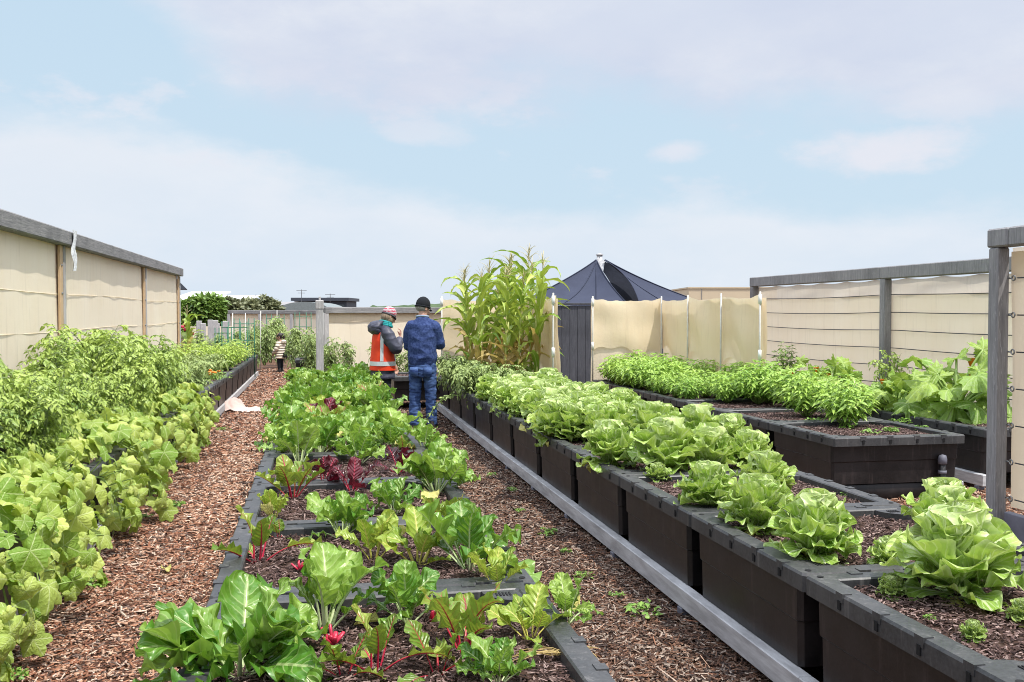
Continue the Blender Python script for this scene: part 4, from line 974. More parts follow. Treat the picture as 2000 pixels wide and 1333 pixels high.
# ------------------------------------------------------------------ lettuce
KL = Kind([make_lettuce(200+i, .27+.012*i, 1.0) for i in range(6)])
for (x,y,w,i,lab) in [
 (1592,1098,205,0,'big open lettuce overhanging the left rim in the second box'),(1478,1040,165,1,'lettuce just behind the big one that overhangs the left rim'),(1382,998,140,2,'lettuce at the left rim in the rear of the second box'),
 (1495,968,120,3,'lettuce in the middle of the second box behind the rim lettuces'),(1868,1172,250,4,'largest lettuce, standing alone in the nearest box at right'),(1848,1066,158,5,'lettuce standing behind the largest one at right'),
 (1735,1112,92,0,'small dark lettuce at the left of the largest lettuce'),(1742,1165,62,1,'tiny young lettuce in front of the small dark one'),(1900,1250,52,2,'pale lettuce seedling alone on the front mulch'),(1998,1215,60,3,'young lettuce cut by the right picture edge'),
 (1284,942,52,4,'young lettuce alone on mulch at the third box corner'),(1298,928,150,5,'broad lettuce at the front of the third box, left line'),(1190,915,145,0,'lettuce with browned lower leaves hanging over the left rim'),(1385,925,140,1,'lettuce in the middle line of the third box'),(1462,920,115,2,'lettuce at the right edge of the third box'),
 (1270,878,130,3,'lettuce behind the broad front one of the third box'),(1088,862,115,4,'lettuce hanging over the left rim further back, frilled and pale'),(1360,880,120,5,'pale lettuce in the middle line, rear of the third box'),(1425,882,110,0,'lettuce by the right rim, rear of the third box'),(1165,868,115,1,'lettuce in the middle of the fourth box front')]:
    p=on_z(x,y-.02*w,SOILZ); dd=math.hypot(p.x,p.y); KL.place(i,(p.x,p.y,SOILZ),x*.7,lab,w*dd/F/(.56 if w<210 else .60),'lettuces in the right hand bed')
lr=np.random.default_rng(31)
j=0
for d in range(15):
    for c in range(4):
        y=7.75+.33*d+lr.uniform(-.06,.06); x=[2.02,2.28,2.55,2.82][c]+lr.uniform(-.05,.05)
        if y>12.0 and c<2: continue
        ln=['left rim line','second line from the left rim','third line from the left rim','right rim line'][c]
        KL.place(int(lr.integers(0,6)),(x,y,SOILZ),lr.uniform(0,6.28),f'lettuce of the dense far block, {ln}, {ORD[d]} row',lr.uniform(.62,.92),'lettuces in the right hand bed',tuple(lr.uniform(-.16,.16,2))); j+=1
# seedlings on bare soil
KW = [make_weed(i, .05+.012*(i%3)) for i in range(3)]
used=[0,0,0]
def weed(i,x,y,z,lab,s=1.0,grp='small weeds in the bark mulch',cat='weed'):
    p=on_z(x,y,z); i%=3
    if used[i]: o=KW[i].copy(); COL.objects.link(o)
    else: o=KW[i]; used[i]=1
    o.location=p; o.rotation_euler=(0,0,x*1.3); o.scale=(s,)*3; props(o,lab,cat,grp)
for i,(x,y,lab,s) in enumerate([(1070,1046,'flat green weed close to the long grey beam',1.1),(1140,1128,'small weed on the mulch right of the yellow chard box corner',.8),(1255,1202,'bushiest weed growing against the grey beam, nearest the camera',1.3),(1105,1080,'tiny weed between the chard rim and the grey beam',.6),(1205,1165,'tiny weed midway to the beam, nearest but one',.6),(1015,1000,'tiny weed on the right path beside the wide pale chard',.6),(1000,960,'faint weed in the shade of the lettuce boxes',.8),(960,930,'farthest weed on the right path, short of the man',.8),
   (178,1148,'small bright weed on the left path below the hanging cucumber leaves',1.1),(345,992,'low weed beside the foot of the cucumber bed',1.2),(435,842,'pale weed on the left path near the crumpled sacking',1.3),(285,1012,'tiny weed on the left path by the cucumber leaves',.7),(375,905,'weed at the edge of the left path under the vines',1.2),(30,1325,'weed at the bottom left corner of the mulch',1.0),(310,1275,'weed low in front of the sprawling corner chard',.7)]):
    weed(i,x,y,.012,lab,s)
for i,(x,y,lab) in enumerate([(1650,970,'lone seedling on bare mulch behind the near lettuces'),(1375,1205-5,'x')][:1]): weed(i,x,y,SOILZ,lab,.5,'seedlings on bare mulch','seedling')
for x,y,lab,s in ((1815,1210,'two leaf seedling in front of the largest lettuce',.35),(1655,838,'green seedling at the front left of the near basil box',1.1),(1700,848,'green seedling at the front middle of the near basil box',1.0),(1740,845,'pale seedling right of the middle of the near basil box',1.1),(1760,828,'seedling near the right corner of the near basil box',1.3),(1800,842,'seedling tucked at the right rim of the near basil box',1.1),(1590,828,'trailing seedling at the left rim of the near basil box',1.3)): weed(int(x),x,y,SOILZ,lab,s,'seedlings on bare mulch','seedling')

# ------------------------------------------------------------------ basil
KB = Kind([make_basil(300+i,.36+.02*i,.25+.01*i) for i in range(4)])
br=np.random.default_rng(4)
bl=[(1650,818,.95,'front right, hanging lowest'),(1575,800,.9,'front left of the near clump'),(1700,800,.9,'right edge of the near clump'),(1620,785,1.0,'middle of the near clump'),(1540,782,1.0,'left rim side of the near clump'),(1480,775,.95,'far left of the near clump'),(1560,768,1.0,'second row of the near clump'),(1640,766,1.0,'back right of the near clump'),(1500,760,1.0,'back left of the near clump'),(1580,756,.9,'rear middle of the near clump')]
for i,(x,y,s,ph) in enumerate(bl):
    p=on_z(x,y+16,SOILZ); x_=min(5.08,max(4.2,p.x)); KB.place(i,(x_,p.y,SOILZ),i*1.1,f'leafy basil plant, {ph}',s*1.12,'basil plants in the right bed')
n=0
for d in range(9):
    for c in range(3):
        y=10.62+.44*d+br.uniform(-.06,.06); x=[4.28,4.64,5.0][c]+br.uniform(-.06,.06)
        if d==0 and c==0: continue
        KB.place(int(br.integers(0,4)),(x,y,SOILZ),br.uniform(0,6.28),f'basil plant of the far clump, {["left","middle","right"][c]} line, {ORD[d]} from its front',br.uniform(.85,1.12)*(1.05 if d>3 else .78),'basil plants in the right bed')
# ------------------------------------------------------------------ zucchini and companions
KZ = Kind([make_zuke(400+i,50,1.0) for i in range(3)])
for i,(x,y,s,lab) in enumerate([(6.15,8.75,1.42,'biggest zucchini plant with lobed leaves beside the near timber post'),(6.0,10.9,.98,'zucchini plant left of the wall post with orange flowers'),(6.5,9.7,.95,'zucchini plant tucked against the right wall'),(6.2,12.4,.85,'small zucchini plant at the edge of the tan windbreak'),(5.95,9.45,.85,'sprawling zucchini plant over the bed rim, below the biggest one'),(6.35,11.6,.78,'low zucchini plant under the wall post')]):
    KZ.place(i,(x,y,SOILZ),i*1.9,lab,s,'zucchini plants by the right wall')
t=make_basil(450,.62,.20,420,'bushy_plant','plant','treeleaf',.07); t.location=(6.55,13.2,SOILZ); t['label']='dark narrow leaved plant against the right wall, left of the zucchini'
t=make_tomato(451,.7,.3,60,.4,'tomato_plant','tomato plant','tomato',.05,0); t.location=(6.6,10.6,SOILZ); t['label']='dark straggly tomato plant between the zucchini plants'
# ------------------------------------------------------------------ corn
KN = Kind([make_corn(500+i,1.62+.06*i) for i in range(5)])
cr_=np.random.default_rng(8)
for d in range(4):
    for c in range(4):
        y=12.75+.56*d+cr_.uniform(-.08,.08); x=2.12+.24*c+cr_.uniform(-.05,.05)
        if d==0 and c<1: continue
        KN.place(int(cr_.integers(0,5)),(x,y,SOILZ),cr_.uniform(0,6.28),f'tall corn plant, {["front","second","third","back"][d]} rank, {["leftmost","second from left","third from left","rightmost"][c]} stalk',cr_.uniform(.78,1.08) if c<3 else cr_.uniform(1.0,1.14),'corn plants in front of the tan cloth')
KT2 = Kind([make_tomato(520+i,.56,.42,210,.9,'tomato_bush','tomato bush','tomato2',.05,0) for i in range(3)])
for i,(x,y,s,lab) in enumerate([(1.92,12.35,1.0,'sprawling pale tomato bush spilling over the rim in front of the corn'),(1.95,13.0,1.05,'tomato bush next to the man, second from the lettuces'),(2.2,12.2,.9,'tomato bush between the lettuces and the corn'),(1.9,13.7,1.0,'tomato bush beside the man, third from the lettuces'),(1.95,14.5,1.05,'farthest tomato bush of the corn bed'),(2.45,12.25,.7,'low tomato bush under the front corn')]):
    KT2.place(i,(x,y,SOILZ-.02),i*2.1,lab,s,'tomato bushes at the end of the lettuce bed')
vb=MB(); lb2=MB(); q=np.linspace(0,1,9); P=np.stack([1.75-.42*q,12.35+.1*q,.5+.12*np.sin(PI*q)-.30*q],1); vb.tube(P,.006,5)
pos=np.repeat(P[2:],8,0); smalls(lb2,pos,rdir(len(pos),-.5,.6),.06,.028,np.random.default_rng(2).uniform(.3,1,len(pos)))
tr=thing('trailing_stem','single trailing tomato stem reaching across the path by the jeans','tomato stem'); lb2.build('leaves',M['tomato2'],tr); vb.build('stem',M['vine'],tr)
# ------------------------------------------------------------------ left bed
KT = Kind([make_tomato(600+i,.66+.05*i,.38,200,.35,leafL=.047,fruit=3) for i in range(4)])
tr_=np.random.default_rng(12); hz=[1.1,1.12,1.1,1.05,1.0,.95,.9,1.05,1.24,1.32,1.32,1.22]
for d in range(12):
    for c in range(2):
        y=4.7+.66*d+tr_.uniform(-.1,.1); x=[-2.26,-1.80][c]+tr_.uniform(-.06,.06)
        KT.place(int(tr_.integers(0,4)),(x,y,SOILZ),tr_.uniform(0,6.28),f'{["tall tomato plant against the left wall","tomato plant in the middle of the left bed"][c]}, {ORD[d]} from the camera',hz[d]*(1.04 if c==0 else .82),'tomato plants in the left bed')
KU = Kind([make_cuke(700+i,78) for i in range(5)])
cu=np.random.default_rng(13)
for d in range(16):
    y=3.75+.6*d+cu.uniform(-.08,.08)
    KU.place(d,(-1.58+cu.uniform(-.06,.06),y,SOILZ-.02),cu.uniform(-.25,.25),f'yellow green cucumber vine spilling over the left bed rim, {ORD[d]} from the camera',cu.uniform(.95,1.12)*(1.0 if d<9 else .9),'cucumber vines along the left path')
# ------------------------------------------------------------------ far left greens
KF = Kind([make_basil(800+i,.42,.34,420,'leafy_herb','herb','fern',.075) for i in range(2)])
KH = Kind([make_tomato(820+i,.45,.4,120,.5,'herb_bush','herb','tomato2',.05,0) for i in range(2)])
gr=np.random.default_rng(15)
for d in range(9):
    for c in range(2):
        y=13.5+1.25*d+gr.uniform(-.2,.2); x=[-2.25,-1.72][c]+gr.uniform(-.08,.08)
        if d in (4,5,6): KF.place(int(gr.integers(0,2)),(x,y,SOILZ),gr.uniform(0,6),f'feathery yellow green carrot tops in the far left bed, {["wall side","path side"][c]}, {ORD[d-4]} clump',gr.uniform(1.0,1.25),'carrot tops in the far left bed')
        else: KH.place(int(gr.integers(0,2)),(x,y,SOILZ),gr.uniform(0,6),f'low herb clump in the far left bed, {["wall side","path side"][c]}, {ORD[d]} from its near end',gr.uniform(.85,1.1),'herb clumps in the far left bed')
mg=thing('marigold_plant','small marigold with orange flowers at the rim of the far left bed','marigold',(-1.52,15.4,SOILZ)); lf=MB(); r=np.random.default_rng(4); n=140; pos=r.normal(size=(n,3))*np.array([.11,.16,.04])+np.array([0,0,.08]); smalls(lf,pos,rdir(n,0,1.2,r),.05,.02,r.uniform(.2,.9,n)); lf.build('leaves',M['weed'],mg)
for i in range(9):
    f=MB(); c=np.array([r.uniform(-.1,.12),r.uniform(-.17,.17),.13+r.uniform(0,.05)]); f.ball(c,(.028,.028,.016),8,5); f.build('flower',M['flower_o'],mg)
KX = Kind([make_tomato(840+i,1.1,.34,170,.1,'climbing_tomato','tomato plant','tomato2',.06,0) for i in range(2)])
for i,(x,y,D,s,lab) in enumerate([(528,690,27,1.15,'tall staked tomato behind the child'),(505,690,27,1.0,'staked tomato with pink flowers left of the child'),(590,705,23,.95,'dense dark tomato right of the child'),(607,705,21,.9,'dark tomato touching the gate post'),(570,700,24.5,.85,'tomato between the child and the gate post'),(648,705,18.2,.72,'pale leggy tomato right of the gate post'),(676,705,18,.66,'leafy bush in front of the cream fence'),(740,700,17.8,.66,'leafy bush behind the woman in the orange vest'),(775,700,17.6,.62,'leafy bush between the two adults'),(800,700,17.4,.60,'bush behind the man at the lone box'),(420,690,24,.78,'bush below the bright green tree'),(545,690,28,.9,'staked tomato by the far fence'),(400,690,23,.62,'low bush by the black box beyond the left wall'),(375,690,23.5,.7,'straggly plant at the end of the left wall'),(455,700,25,.85,'leafy tomato behind the nearest green cage'),(480,700,26.5,.9,'leafy tomato behind the second green cage'),(497,700,24.5,.8,'full green bush left of the staked tomatoes'),(432,700,26,.75,'bush beneath the slim green cage'),(392,700,24.6,.82,'leafy bush hiding the left stubby posts'),(412,700,24,.72,'bush in front of the middle stubby posts'),(445,700,23.6,.68,'bush in front of the right stubby posts'),(517,700,25.6,1.05,'tall staked tomato just left of the child'),(560,690,29,.95,'tomato climbing the far fence behind the child'),(612,690,24,.9,'dark climbing tomato behind the gate post'),(628,700,18.6,.6,'low bush at the foot of the gate post')]):
    p=at(x,y,D); KX.place(i,(p.x,p.y,.3 if D<19 else .2),i*1.3,lab,s,'tall plants at the far end of the garden')
t=make_corn(890,1.3); t['label']='dry yellow corn plant past the end of the left wall'; p=at(368,690,23.2); t.location=(p.x,p.y,.3)
# stakes and cages
def cage(label,x,D,w,z0,z1,n=4):
    p=at(x,640,D); root=thing('tomato_cage',label,'plant support',(p.x,p.y,0),.4,'green plant supports'); hw=w/2
    for sx,sy in ((-1,-1),(1,-1),(1,1),(-1,1)):
        b=MB(); b.tube([(sx*hw,sy*hw,.1),(sx*hw*.95,sy*hw,z1)],.011,6); b.build('stake',M['stake_green'],root)
    for z in np.linspace(z0,z1-.12,3):
        b=MB(); b.tube([(-hw,-hw,z),(hw,-hw,z),(hw,hw,z),(-hw,hw,z),(-hw,-hw,z)],.008,5); b.build('ring',M['stake_green'],root)
cage('green tomato cage nearest in the far left bed',458,21,.42,.55,1.36); cage('green tomato cage at the right of the nearest one',477,22.5,.36,.55,1.42); cage('narrow green cage in front of the far fence',592,27,.34,.9,1.56); cage('slim green cage left of the dry posts',436,23,.3,.5,1.2); cage('far green cage behind the staked tomatoes',538,29,.4,.6,1.5)
for x,yt,D,lab in ((453,612,23,'pale bamboo cane beside the nearest green cage'),(508,608,25,'tall white cane in front of the far fence'),(540,606,29,'thin white cane near the far fence middle'),(478,612,24,'grey cane behind the second cage')):
    p=at(x,640,D); b=MB(); b.tube([(p.x,p.y,.1),(p.x+.02,p.y,at(x,yt,D).z)],.012,6); props(b.build('cane',M['pole']),lab,'cane','canes')
for i,(x,yt,D) in enumerate([(389,627,30),(397,632,29),(411,625,31),(421,626,29.5),(424,632,30),(440,628,31)]):
    p=at(x,640,D); b=MB(); z=at(x,yt,D).z; b.cbox((-.075,-.07,0),(.075,.07,z),.012); props(b.build('timber_post',M['wood_pale'],loc=(p.x,p.y,0),smooth=False),f'stubby grey timber post beyond the left wall, {ORD[i]} from the left','post','stubby grey posts beyond the left wall')
a=at(372,640,31.5); c=at(452,640,32.5); b=MB(); cloth(b,(a.x,a.y),(c.x,c.y),.0,1.12,30,8,.02,66); props(b.build('low_cloth_screen',M['fab2']),'low tan cloth strung behind the stubby posts','windbreak')
# shrub with red leaves
t=make_basil(870,.7,.22,260,'flowering_shrub','shrub','weed',.08); p=at(366,640,26); t.location=(p.x,p.y,.55); t['label']='small shrub with red blooms at the end of the left wall'
for i in range(6):
    f=MB(); f.ball((.12*math.cos(i),.12*math.sin(i*2),.45+.06*i),(.05,.05,.05),8,5); f.build('flower',M['stalk_r'],t)
# crumpled sacking
sk=MB(); nx,ny=44,26; U,V=np.meshgrid(np.linspace(-.36,.36,nx),np.linspace(-.20,.20,ny)); from mathutils import noise as mn
Z=np.zeros_like(U)
for i in range(ny):
    for j in range(nx):
        x,y=U[i,j],V[i,j]; Z[i,j]=.015+.20*math.exp(-((x+.27)/.12)**2-((y-.02)/.15)**2)+.05*math.exp(-((x-.05)/.2)**2-((y)/.1)**2)+.05*abs(mn.noise((x*6,y*6,1)))+.02*mn.noise((x*17,y*17,4))
sk.grid(np.stack([U+.05*Z*8*np.sin(V*14),V+.10*U*U,Z],-1)); props(sk.build('sacking',m_fabric('pinkish_sacking',(.55,.38,.33),(.78,.68,.62),.15),loc=(-1.04,16.0,0)),'crumpled pinkish white sacking dropped on the left path','sacking')

# ------------------------------------------------------------------ people
def solid(mb, name, mat, parent, voxel, smooth=4, wr=0.0, wscale=9.0, wst=(1,1,2.2)):
    tmp=bpy.data.objects.new('t', mb.mesh('t',[])); COL.objects.link(tmp)
    m=tmp.modifiers.new('r','REMESH'); m.mode='VOXEL'; m.voxel_size=voxel; m.use_smooth_shade=True
    s=tmp.modifiers.new('s','SMOOTH'); s.iterations=smooth; s.factor=.5
    dg=bpy.context.evaluated_depsgraph_get(); dg.update(); me=bpy.data.meshes.new_from_object(tmp.evaluated_get(dg)); bpy.data.objects.remove(tmp)
    me.name=name; me.materials.clear(); me.materials.append(mat)
    if wr:
        n=len(me.vertices); co=np.zeros(n*3); no=np.zeros(n*3); me.vertices.foreach_get('co',co); me.vertices.foreach_get('normal',no); co=co.reshape(-1,3); no=no.reshape(-1,3)
        h=np.array([mn.noise((p[0]*wscale*wst[0],p[1]*wscale*wst[1],p[2]*wscale*wst[2])) for p in co]); h=1-2*np.abs(h)
        co+=no*(h*wr)[:,None]; me.vertices.foreach_set('co',co.ravel()); me.update()
    me.polygons.foreach_set('use_smooth', np.ones(len(me.polygons),bool))
    o=bpy.data.objects.new(name,me); COL.objects.link(o); o.parent=parent; return o
def limb(mb, pts, rad, seg=14, n=7):
    pts=np.array(pts,float); P=[];Rd=[]
    for i in range(len(pts)-1):
        for t in np.linspace(0,1,n,endpoint=False): P.append(pts[i]*(1-t)+pts[i+1]*t); Rd.append(rad[i]*(1-t)+rad[i+1]*t)
    P.append(pts[-1]); Rd.append(rad[-1]); P=np.array(P)
    for _ in range(2): P[1:-1]=(P[:-2]+2*P[1:-1]+P[2:])/4
    mb.tube(P,Rd,seg)
def hand(mb, w, d, n, curl=.5, s=1.0, side=1):
    w=np.array(w,float); d=np.array(d,float); d/=np.linalg.norm(d); n=np.array(n,float); n-=d*np.dot(n,d); n/=np.linalg.norm(n); sd=np.cross(d,n)*side
    mb.tube([w-d*.02*s,w+d*.03*s,w+d*.06*s,w+d*.092*s],[.026*s,.036*s,.042*s,.036*s],12,flat=.42,up=n)
    for i,L in enumerate((.072,.082,.076,.058)):
        b=w+d*.082*s+sd*(i-1.5)*.0205*s; a=.15; P=[b]
        for k,f in enumerate((.45,.32,.23)):
            P.append(P[-1]+(d*math.cos(a)+n*math.sin(a))*L*f*s); a+=curl*(1+.15*i)
        mb.tube(P,[.0095*s,.009*s,.0085*s,.0075*s],8)
    b=w+d*.025*s-sd*.03*s; d1=d*.65-sd*.6+n*.4; d1/=np.linalg.norm(d1); d2=d*.9-sd*.15+n*.4; d2/=np.linalg.norm(d2)
    mb.tube([b,b+d1*.045*s,b+d1*.045*s+d2*.032*s,b+d1*.045*s+d2*.055*s],[.014*s,.0115*s,.0105*s,.0085*s],8)
def headmesh(mb, c, yaw, pitch, s=1.0):
    Rm=np.array(Matrix.Rotation(yaw,3,'Z') @ Matrix.Rotation(pitch,3,'X')); T=lambda p: np.array(c)+Rm@np.array(p,float)*s
    mb.ball(T((0,-.012,.03)),np.array((.076,.094,.088))*s,18,12,M=Rm); mb.ball(T((0,.022,-.035)),np.array((.060,.066,.078))*s,16,10,M=Rm)
    mb.ball(T((0,.058,-.088)),np.array((.028,.024,.022))*s,10,8,M=Rm)
    mb.tube([T((0,.085,.02)),T((0,.105,-.012)),T((0,.118,-.036)),T((0,.088,-.046))],[.010*s,.013*s,.017*s,.012*s],10)
    mb.ball(T((0,.088,.038)),np.array((.05,.014,.011))*s,10,6,M=Rm)
    mb.ball(T((0,.087,-.062)),np.array((.024,.013,.007))*s,10,6,M=Rm); mb.ball(T((0,.085,-.074)),np.array((.021,.012,.008))*s,10,6,M=Rm)
    for sx in (-1,1):
        mb.ball(T((sx*.078,-.012,-.012)),np.array((.010,.021,.032))*s,10,8,M=Rm); mb.ball(T((sx*.037,.066,-.018)),np.array((.022,.018,.018))*s,10,6,M=Rm)
    return T,Rm
skin=m_plain('skin',(.58,.33,.24),.5,.4,var=.15,scale=20); hairg=m_plain('grey_hair',(.36,.33,.30),.6,.3,scale=60,col2=(.20,.18,.16)); hairb=m_plain('light_brown_hair',(.33,.25,.17),.6,.3,scale=50,stretch=(1,1,.2),col2=(.16,.11,.07)); haird=m_plain('dark_hair',(.03,.022,.02),.5,.4)
navy=m_plain('navy_wool',(.060,.092,.225),.9,.15,scale=38,col2=(.018,.032,.105),bump=.5,bdist=.004); denim=m_plain('blue_denim',(.10,.17,.36),.85,.15,scale=9,col2=(.018,.036,.12),stretch=(1,1,3),bump=.4,bdist=.01)
blk=m_plain('black_knit',(.018,.020,.024),.9,.15,scale=120,bump=.5); boot=m_plain('dark_boot',(.03,.026,.024),.6,.4)
jacket=m_plain('slate_jacket',(.075,.078,.115),.5,.4,scale=7,col2=(.04,.042,.065),bump=.3,bdist=.02); vest=m_plain('orange_red_vest',(.86,.075,.022),.6,.3,scale=6,col2=(.70,.04,.015)); refl=m_plain('silver_tape',(.62,.66,.68),.35,.5,var=.2,scale=9)
teal=m_plain('teal_scarf',(.03,.32,.33),.8,.2,scale=20); pants=m_plain('charcoal_trousers',(.035,.038,.045),.85,.2,scale=10)
def beanie_mat():
    t=NT('striped_beanie'); tc=t.n('TexCoord'); sp=t.n('SeparateXYZ'); t.set(sp.inputs[0],tc.outputs['Object']); nz=t.noise(28,3,.7,stretch=(1,1,3)); w=t.math('FRACT',t.math('ADD',t.math('MULTIPLY',sp.outputs[2],26.0),nz)); c=t.mix(t.mapr(w,.35,.55),(.42,.05,.09),(.46,.40,.42)); c=t.mix(t.mapr(nz,.6,.66),c,(.75,.70,.70)); return t.done(t.principled(c,.9,.1,t.bump(nz,.5,.004)))
# man
man=thing('person','man in navy jumper, blue jeans and black beanie, seen from behind','person',(1.36,13.2,0),R(-14)); man['group']='two adults talking beside the chard bed'
b=MB(); b.loft([ell(0,0,.84,.15,.105),ell(0,0,1.1,.14,.095),ell(0,0,1.35,.165,.09),ell(0,0,1.44,.07,.065)],caps=True); limb(b,[(0,0,1.36),(0,.012,1.47),(.004,.03,1.56)],[.06,.054,.056])
HC=(.008,.045,1.605); T,Rm=headmesh(b,HC,R(-42),R(-22))
for sx,el,wr in ((1,(.235,.05,1.10),(.17,.27,1.20)),(-1,(-.205,.06,1.10),(-.10,.28,1.12))):
    limb(b,[(sx*.10,0,1.36),(sx*.185,0,1.36),el,wr],[.05,.045,.038,.028])
hand(b,(.17,.27,1.20),(.25,.75,.45),(-.8,.3,-.2),.55,1,1); hand(b,(-.10,.28,1.12),(.7,.6,.25),(0,-.2,1),.5,1,-1)
for sx in (-1,1): limb(b,[(sx*.08,0,.88),(sx*.10,.01,.48),(sx*.11,-.01,.09)],[.07,.05,.035])
solid(b,'body',skin,man,.0055,2)
b=MB(); b.loft([ell(0,-.005,.70,.16,.12,20),ell(0,-.015,.80,.172,.13,20),ell(0,-.01,.90,.170,.122,20),ell(0,0,1.0,.160,.11,20)])
limb(b,[(-.088,-.005,.86),(-.098,.012,.47),(-.112,-.015,.055)],[.094,.073,.066]); limb(b,[(.088,-.005,.86),(.108,.02,.47),(.125,.01,.055)],[.094,.073,.066])
jn=solid(b,'jeans',denim,man,.011,3,.011,9,(1,1,2.6))
for sx in (-1,1):
    pk=MB(); a=np.array([(sx*.09-.055,-.150,.83),(sx*.09+.055,-.150,.83),(sx*.09+.05,-.152,.715),(sx*.09,-.150,.69),(sx*.09-.05,-.152,.715)]); a2=a+np.array([0,.02,0]); pk.add(np.concatenate([a,a2]),q=[(i,(i+1)%5,5+(i+1)%5,5+i) for i in range(5)],t=[(0,2,1),(0,3,2),(0,4,3)]); pk.build('back_pocket',denim,jn)
b=MB(); b.loft([ell(0,-.005,.845,.168,.128,24),ell(0,-.008,.88,.178,.138,24),ell(0,-.008,.95,.19,.155,24),ell(0,-.005,1.10,.182,.148,24),ell(0,0,1.25,.186,.142,24),ell(0,0,1.36,.175,.122,24),ell(0,.005,1.43,.13,.098,24),ell(0,.012,1.485,.078,.075,24)])
limb(b,[(.10,0,1.385),(.17,0,1.35),(.235,.05,1.09),(.17,.245,1.185)],[.072,.076,.064,.05]); limb(b,[(-.10,0,1.385),(-.165,0,1.35),(-.205,.06,1.09),(-.11,.26,1.12)],[.072,.074,.062,.05])
sw=solid(b,'jumper',navy,man,.010,4,.014,6.5,(1,1,1.3))
b=MB(); a=np.linspace(0,2*PI,25); b.tube(np.stack([.078*np.cos(a),.012+.075*np.sin(a),1.492+.012*np.sin(a+PI)],1),.014,8,caps=False); b.build('collar',m_plain('pale_collar',(.30,.38,.50),.8),sw)
b=MB(); b.loft([ell(0,-.008,.835,.166,.126,24),ell(0,-.006,.845,.174,.133,24),ell(0,-.006,.885,.176,.134,24)],caps=False); b.build('ribbed_hem',m_plain('navy_rib',(.018,.030,.085),.9,.1,scale=60,stretch=(6,6,.2)),sw)
b=MB(); rg=[]
for z,k in ((-.01,1.0),(.035,1.02),(.07,.95),(.10,.78),(.125,.5),(.138,.2)): rg.append(np.array([np.array(HC)+np.array(Matrix.Rotation(R(-42),3,'Z')@Matrix.Rotation(R(-10),3,'X'))@np.array((.086*k*math.cos(t),-.012+.104*k*math.sin(t),z+.015)) for t in np.linspace(0,2*PI,22,endpoint=False)]))
bn=MB(); bn.loft(rg); bo=bn.build('beanie',blk,man)
bn=MB(); bn.tube(np.stack([rg[0][:,0],rg[0][:,1],rg[0][:,2]+.012],1)[list(range(22))+[0]],.013,8,caps=False); bn.build('cuff',blk,bo)
b=MB(); b.ball(T((0,-.035,-.018)),(.079,.078,.045),16,10,M=Rm); b.build('hair',hairg,man)
b=MB(); 
for sx in (-1,1): b.tube([T((sx*.082,.0,.008)),T((sx*.078,.06,.006)),T((sx*.06,.092,.004))],.004,5)
b.tube([T((-.06,.094,.004)),T((0,.107,.006)),T((.06,.094,.004))],.012,6); b.build('sunglasses',blk,man)
for sx,cx,yw in ((-1,-.115,.12),(1,.13,-.18)):
    b=MB(); b.loft([ell(cx,.05,.0,.048,.135,16,2.6),ell(cx,.05,.03,.05,.138,16,2.6),ell(cx,.045,.065,.046,.12,16,2.4),ell(cx,.0,.10,.042,.065,16),ell(cx,-.01,.15,.042,.05,16)]); b.build('boot',boot,man)
# woman
wom=thing('person','woman in orange safety vest and striped beanie looking down beside the man','person',(.90,14.2,0),R(-72)); wom['group']='two adults talking beside the chard bed'
b=MB(); b.loft([ell(0,0,.80,.14,.10),ell(0,0,1.0,.13,.09),ell(0,0,1.25,.145,.085),ell(0,.01,1.34,.06,.06)]); limb(b,[(0,.01,1.28),(0,.035,1.38),(0,.075,1.46)],[.055,.05,.05])
HW=(0,.095,1.495); T,Rm=headmesh(b,HW,R(6),R(-24),.97)
for sx,el,wr in ((1,(.225,.10,1.03),(.05,.25,1.20)),(-1,(-.21,.10,1.02),(-.15,.24,.80))): limb(b,[(sx*.08,0,1.26),(sx*.16,0,1.25),el,wr],[.045,.042,.035,.026])
hand(b,(.05,.25,1.20),(-.15,.1,.95),(-.3,-.9,0),.7,.92,1); hand(b,(-.15,.24,.80),(0,.25,-.95),(.9,0,0),.35,.92,-1)
for sx in (-1,1): limb(b,[(sx*.08,0,.85),(sx*.09,.01,.46),(sx*.09,0,.09)],[.065,.048,.033])
solid(b,'body',skin,wom,.0055,2)
b=MB(); b.loft([ell(0,0,.60,.15,.12,20),ell(0,0,.8,.155,.125,20),ell(0,0,.9,.14,.11,20)])
for sx in (-1,1): limb(b,[(sx*.08,0,.80),(sx*.09,.012,.46),(sx*.09,0,.05)],[.09,.070,.062])
solid(b,'trousers',pants,wom,.012,3,.007)
b=MB(); b.loft([ell(0,0,.615,.200,.165,24),ell(0,0,.75,.196,.160,24),ell(0,0,.95,.175,.14,24),ell(0,0,1.15,.178,.14,24),ell(0,.005,1.28,.165,.122,24),ell(0,.015,1.35,.10,.09,24),ell(0,.02,1.39,.075,.075,24)])
limb(b,[(.08,0,1.29),(.175,0,1.26),(.25,.10,1.01),(.07,.235,1.17)],[.07,.088,.078,.05]); limb(b,[(-.08,0,1.29),(-.175,0,1.26),(-.22,.10,1.01),(-.155,.225,.84)],[.07,.085,.07,.05])
jk=solid(b,'jacket',jacket,wom,.011,4,.008,8,(1,1,1.6))
b=MB(); b.loft([ell(0,-.09,1.24,.12,.05,18),ell(0,-.125,1.29,.145,.075,18),ell(0,-.12,1.36,.15,.085,18),ell(0,-.085,1.41,.125,.08,18),ell(0,-.04,1.43,.09,.06,18)]); solid(b,'hood',jacket,wom,.012,3,.008,12)
VR=[(.735,.212,.177),(.85,.206,.170),(1.0,.190,.155),(1.15,.190,.152),(1.26,.176,.135),(1.33,.125,.105)]
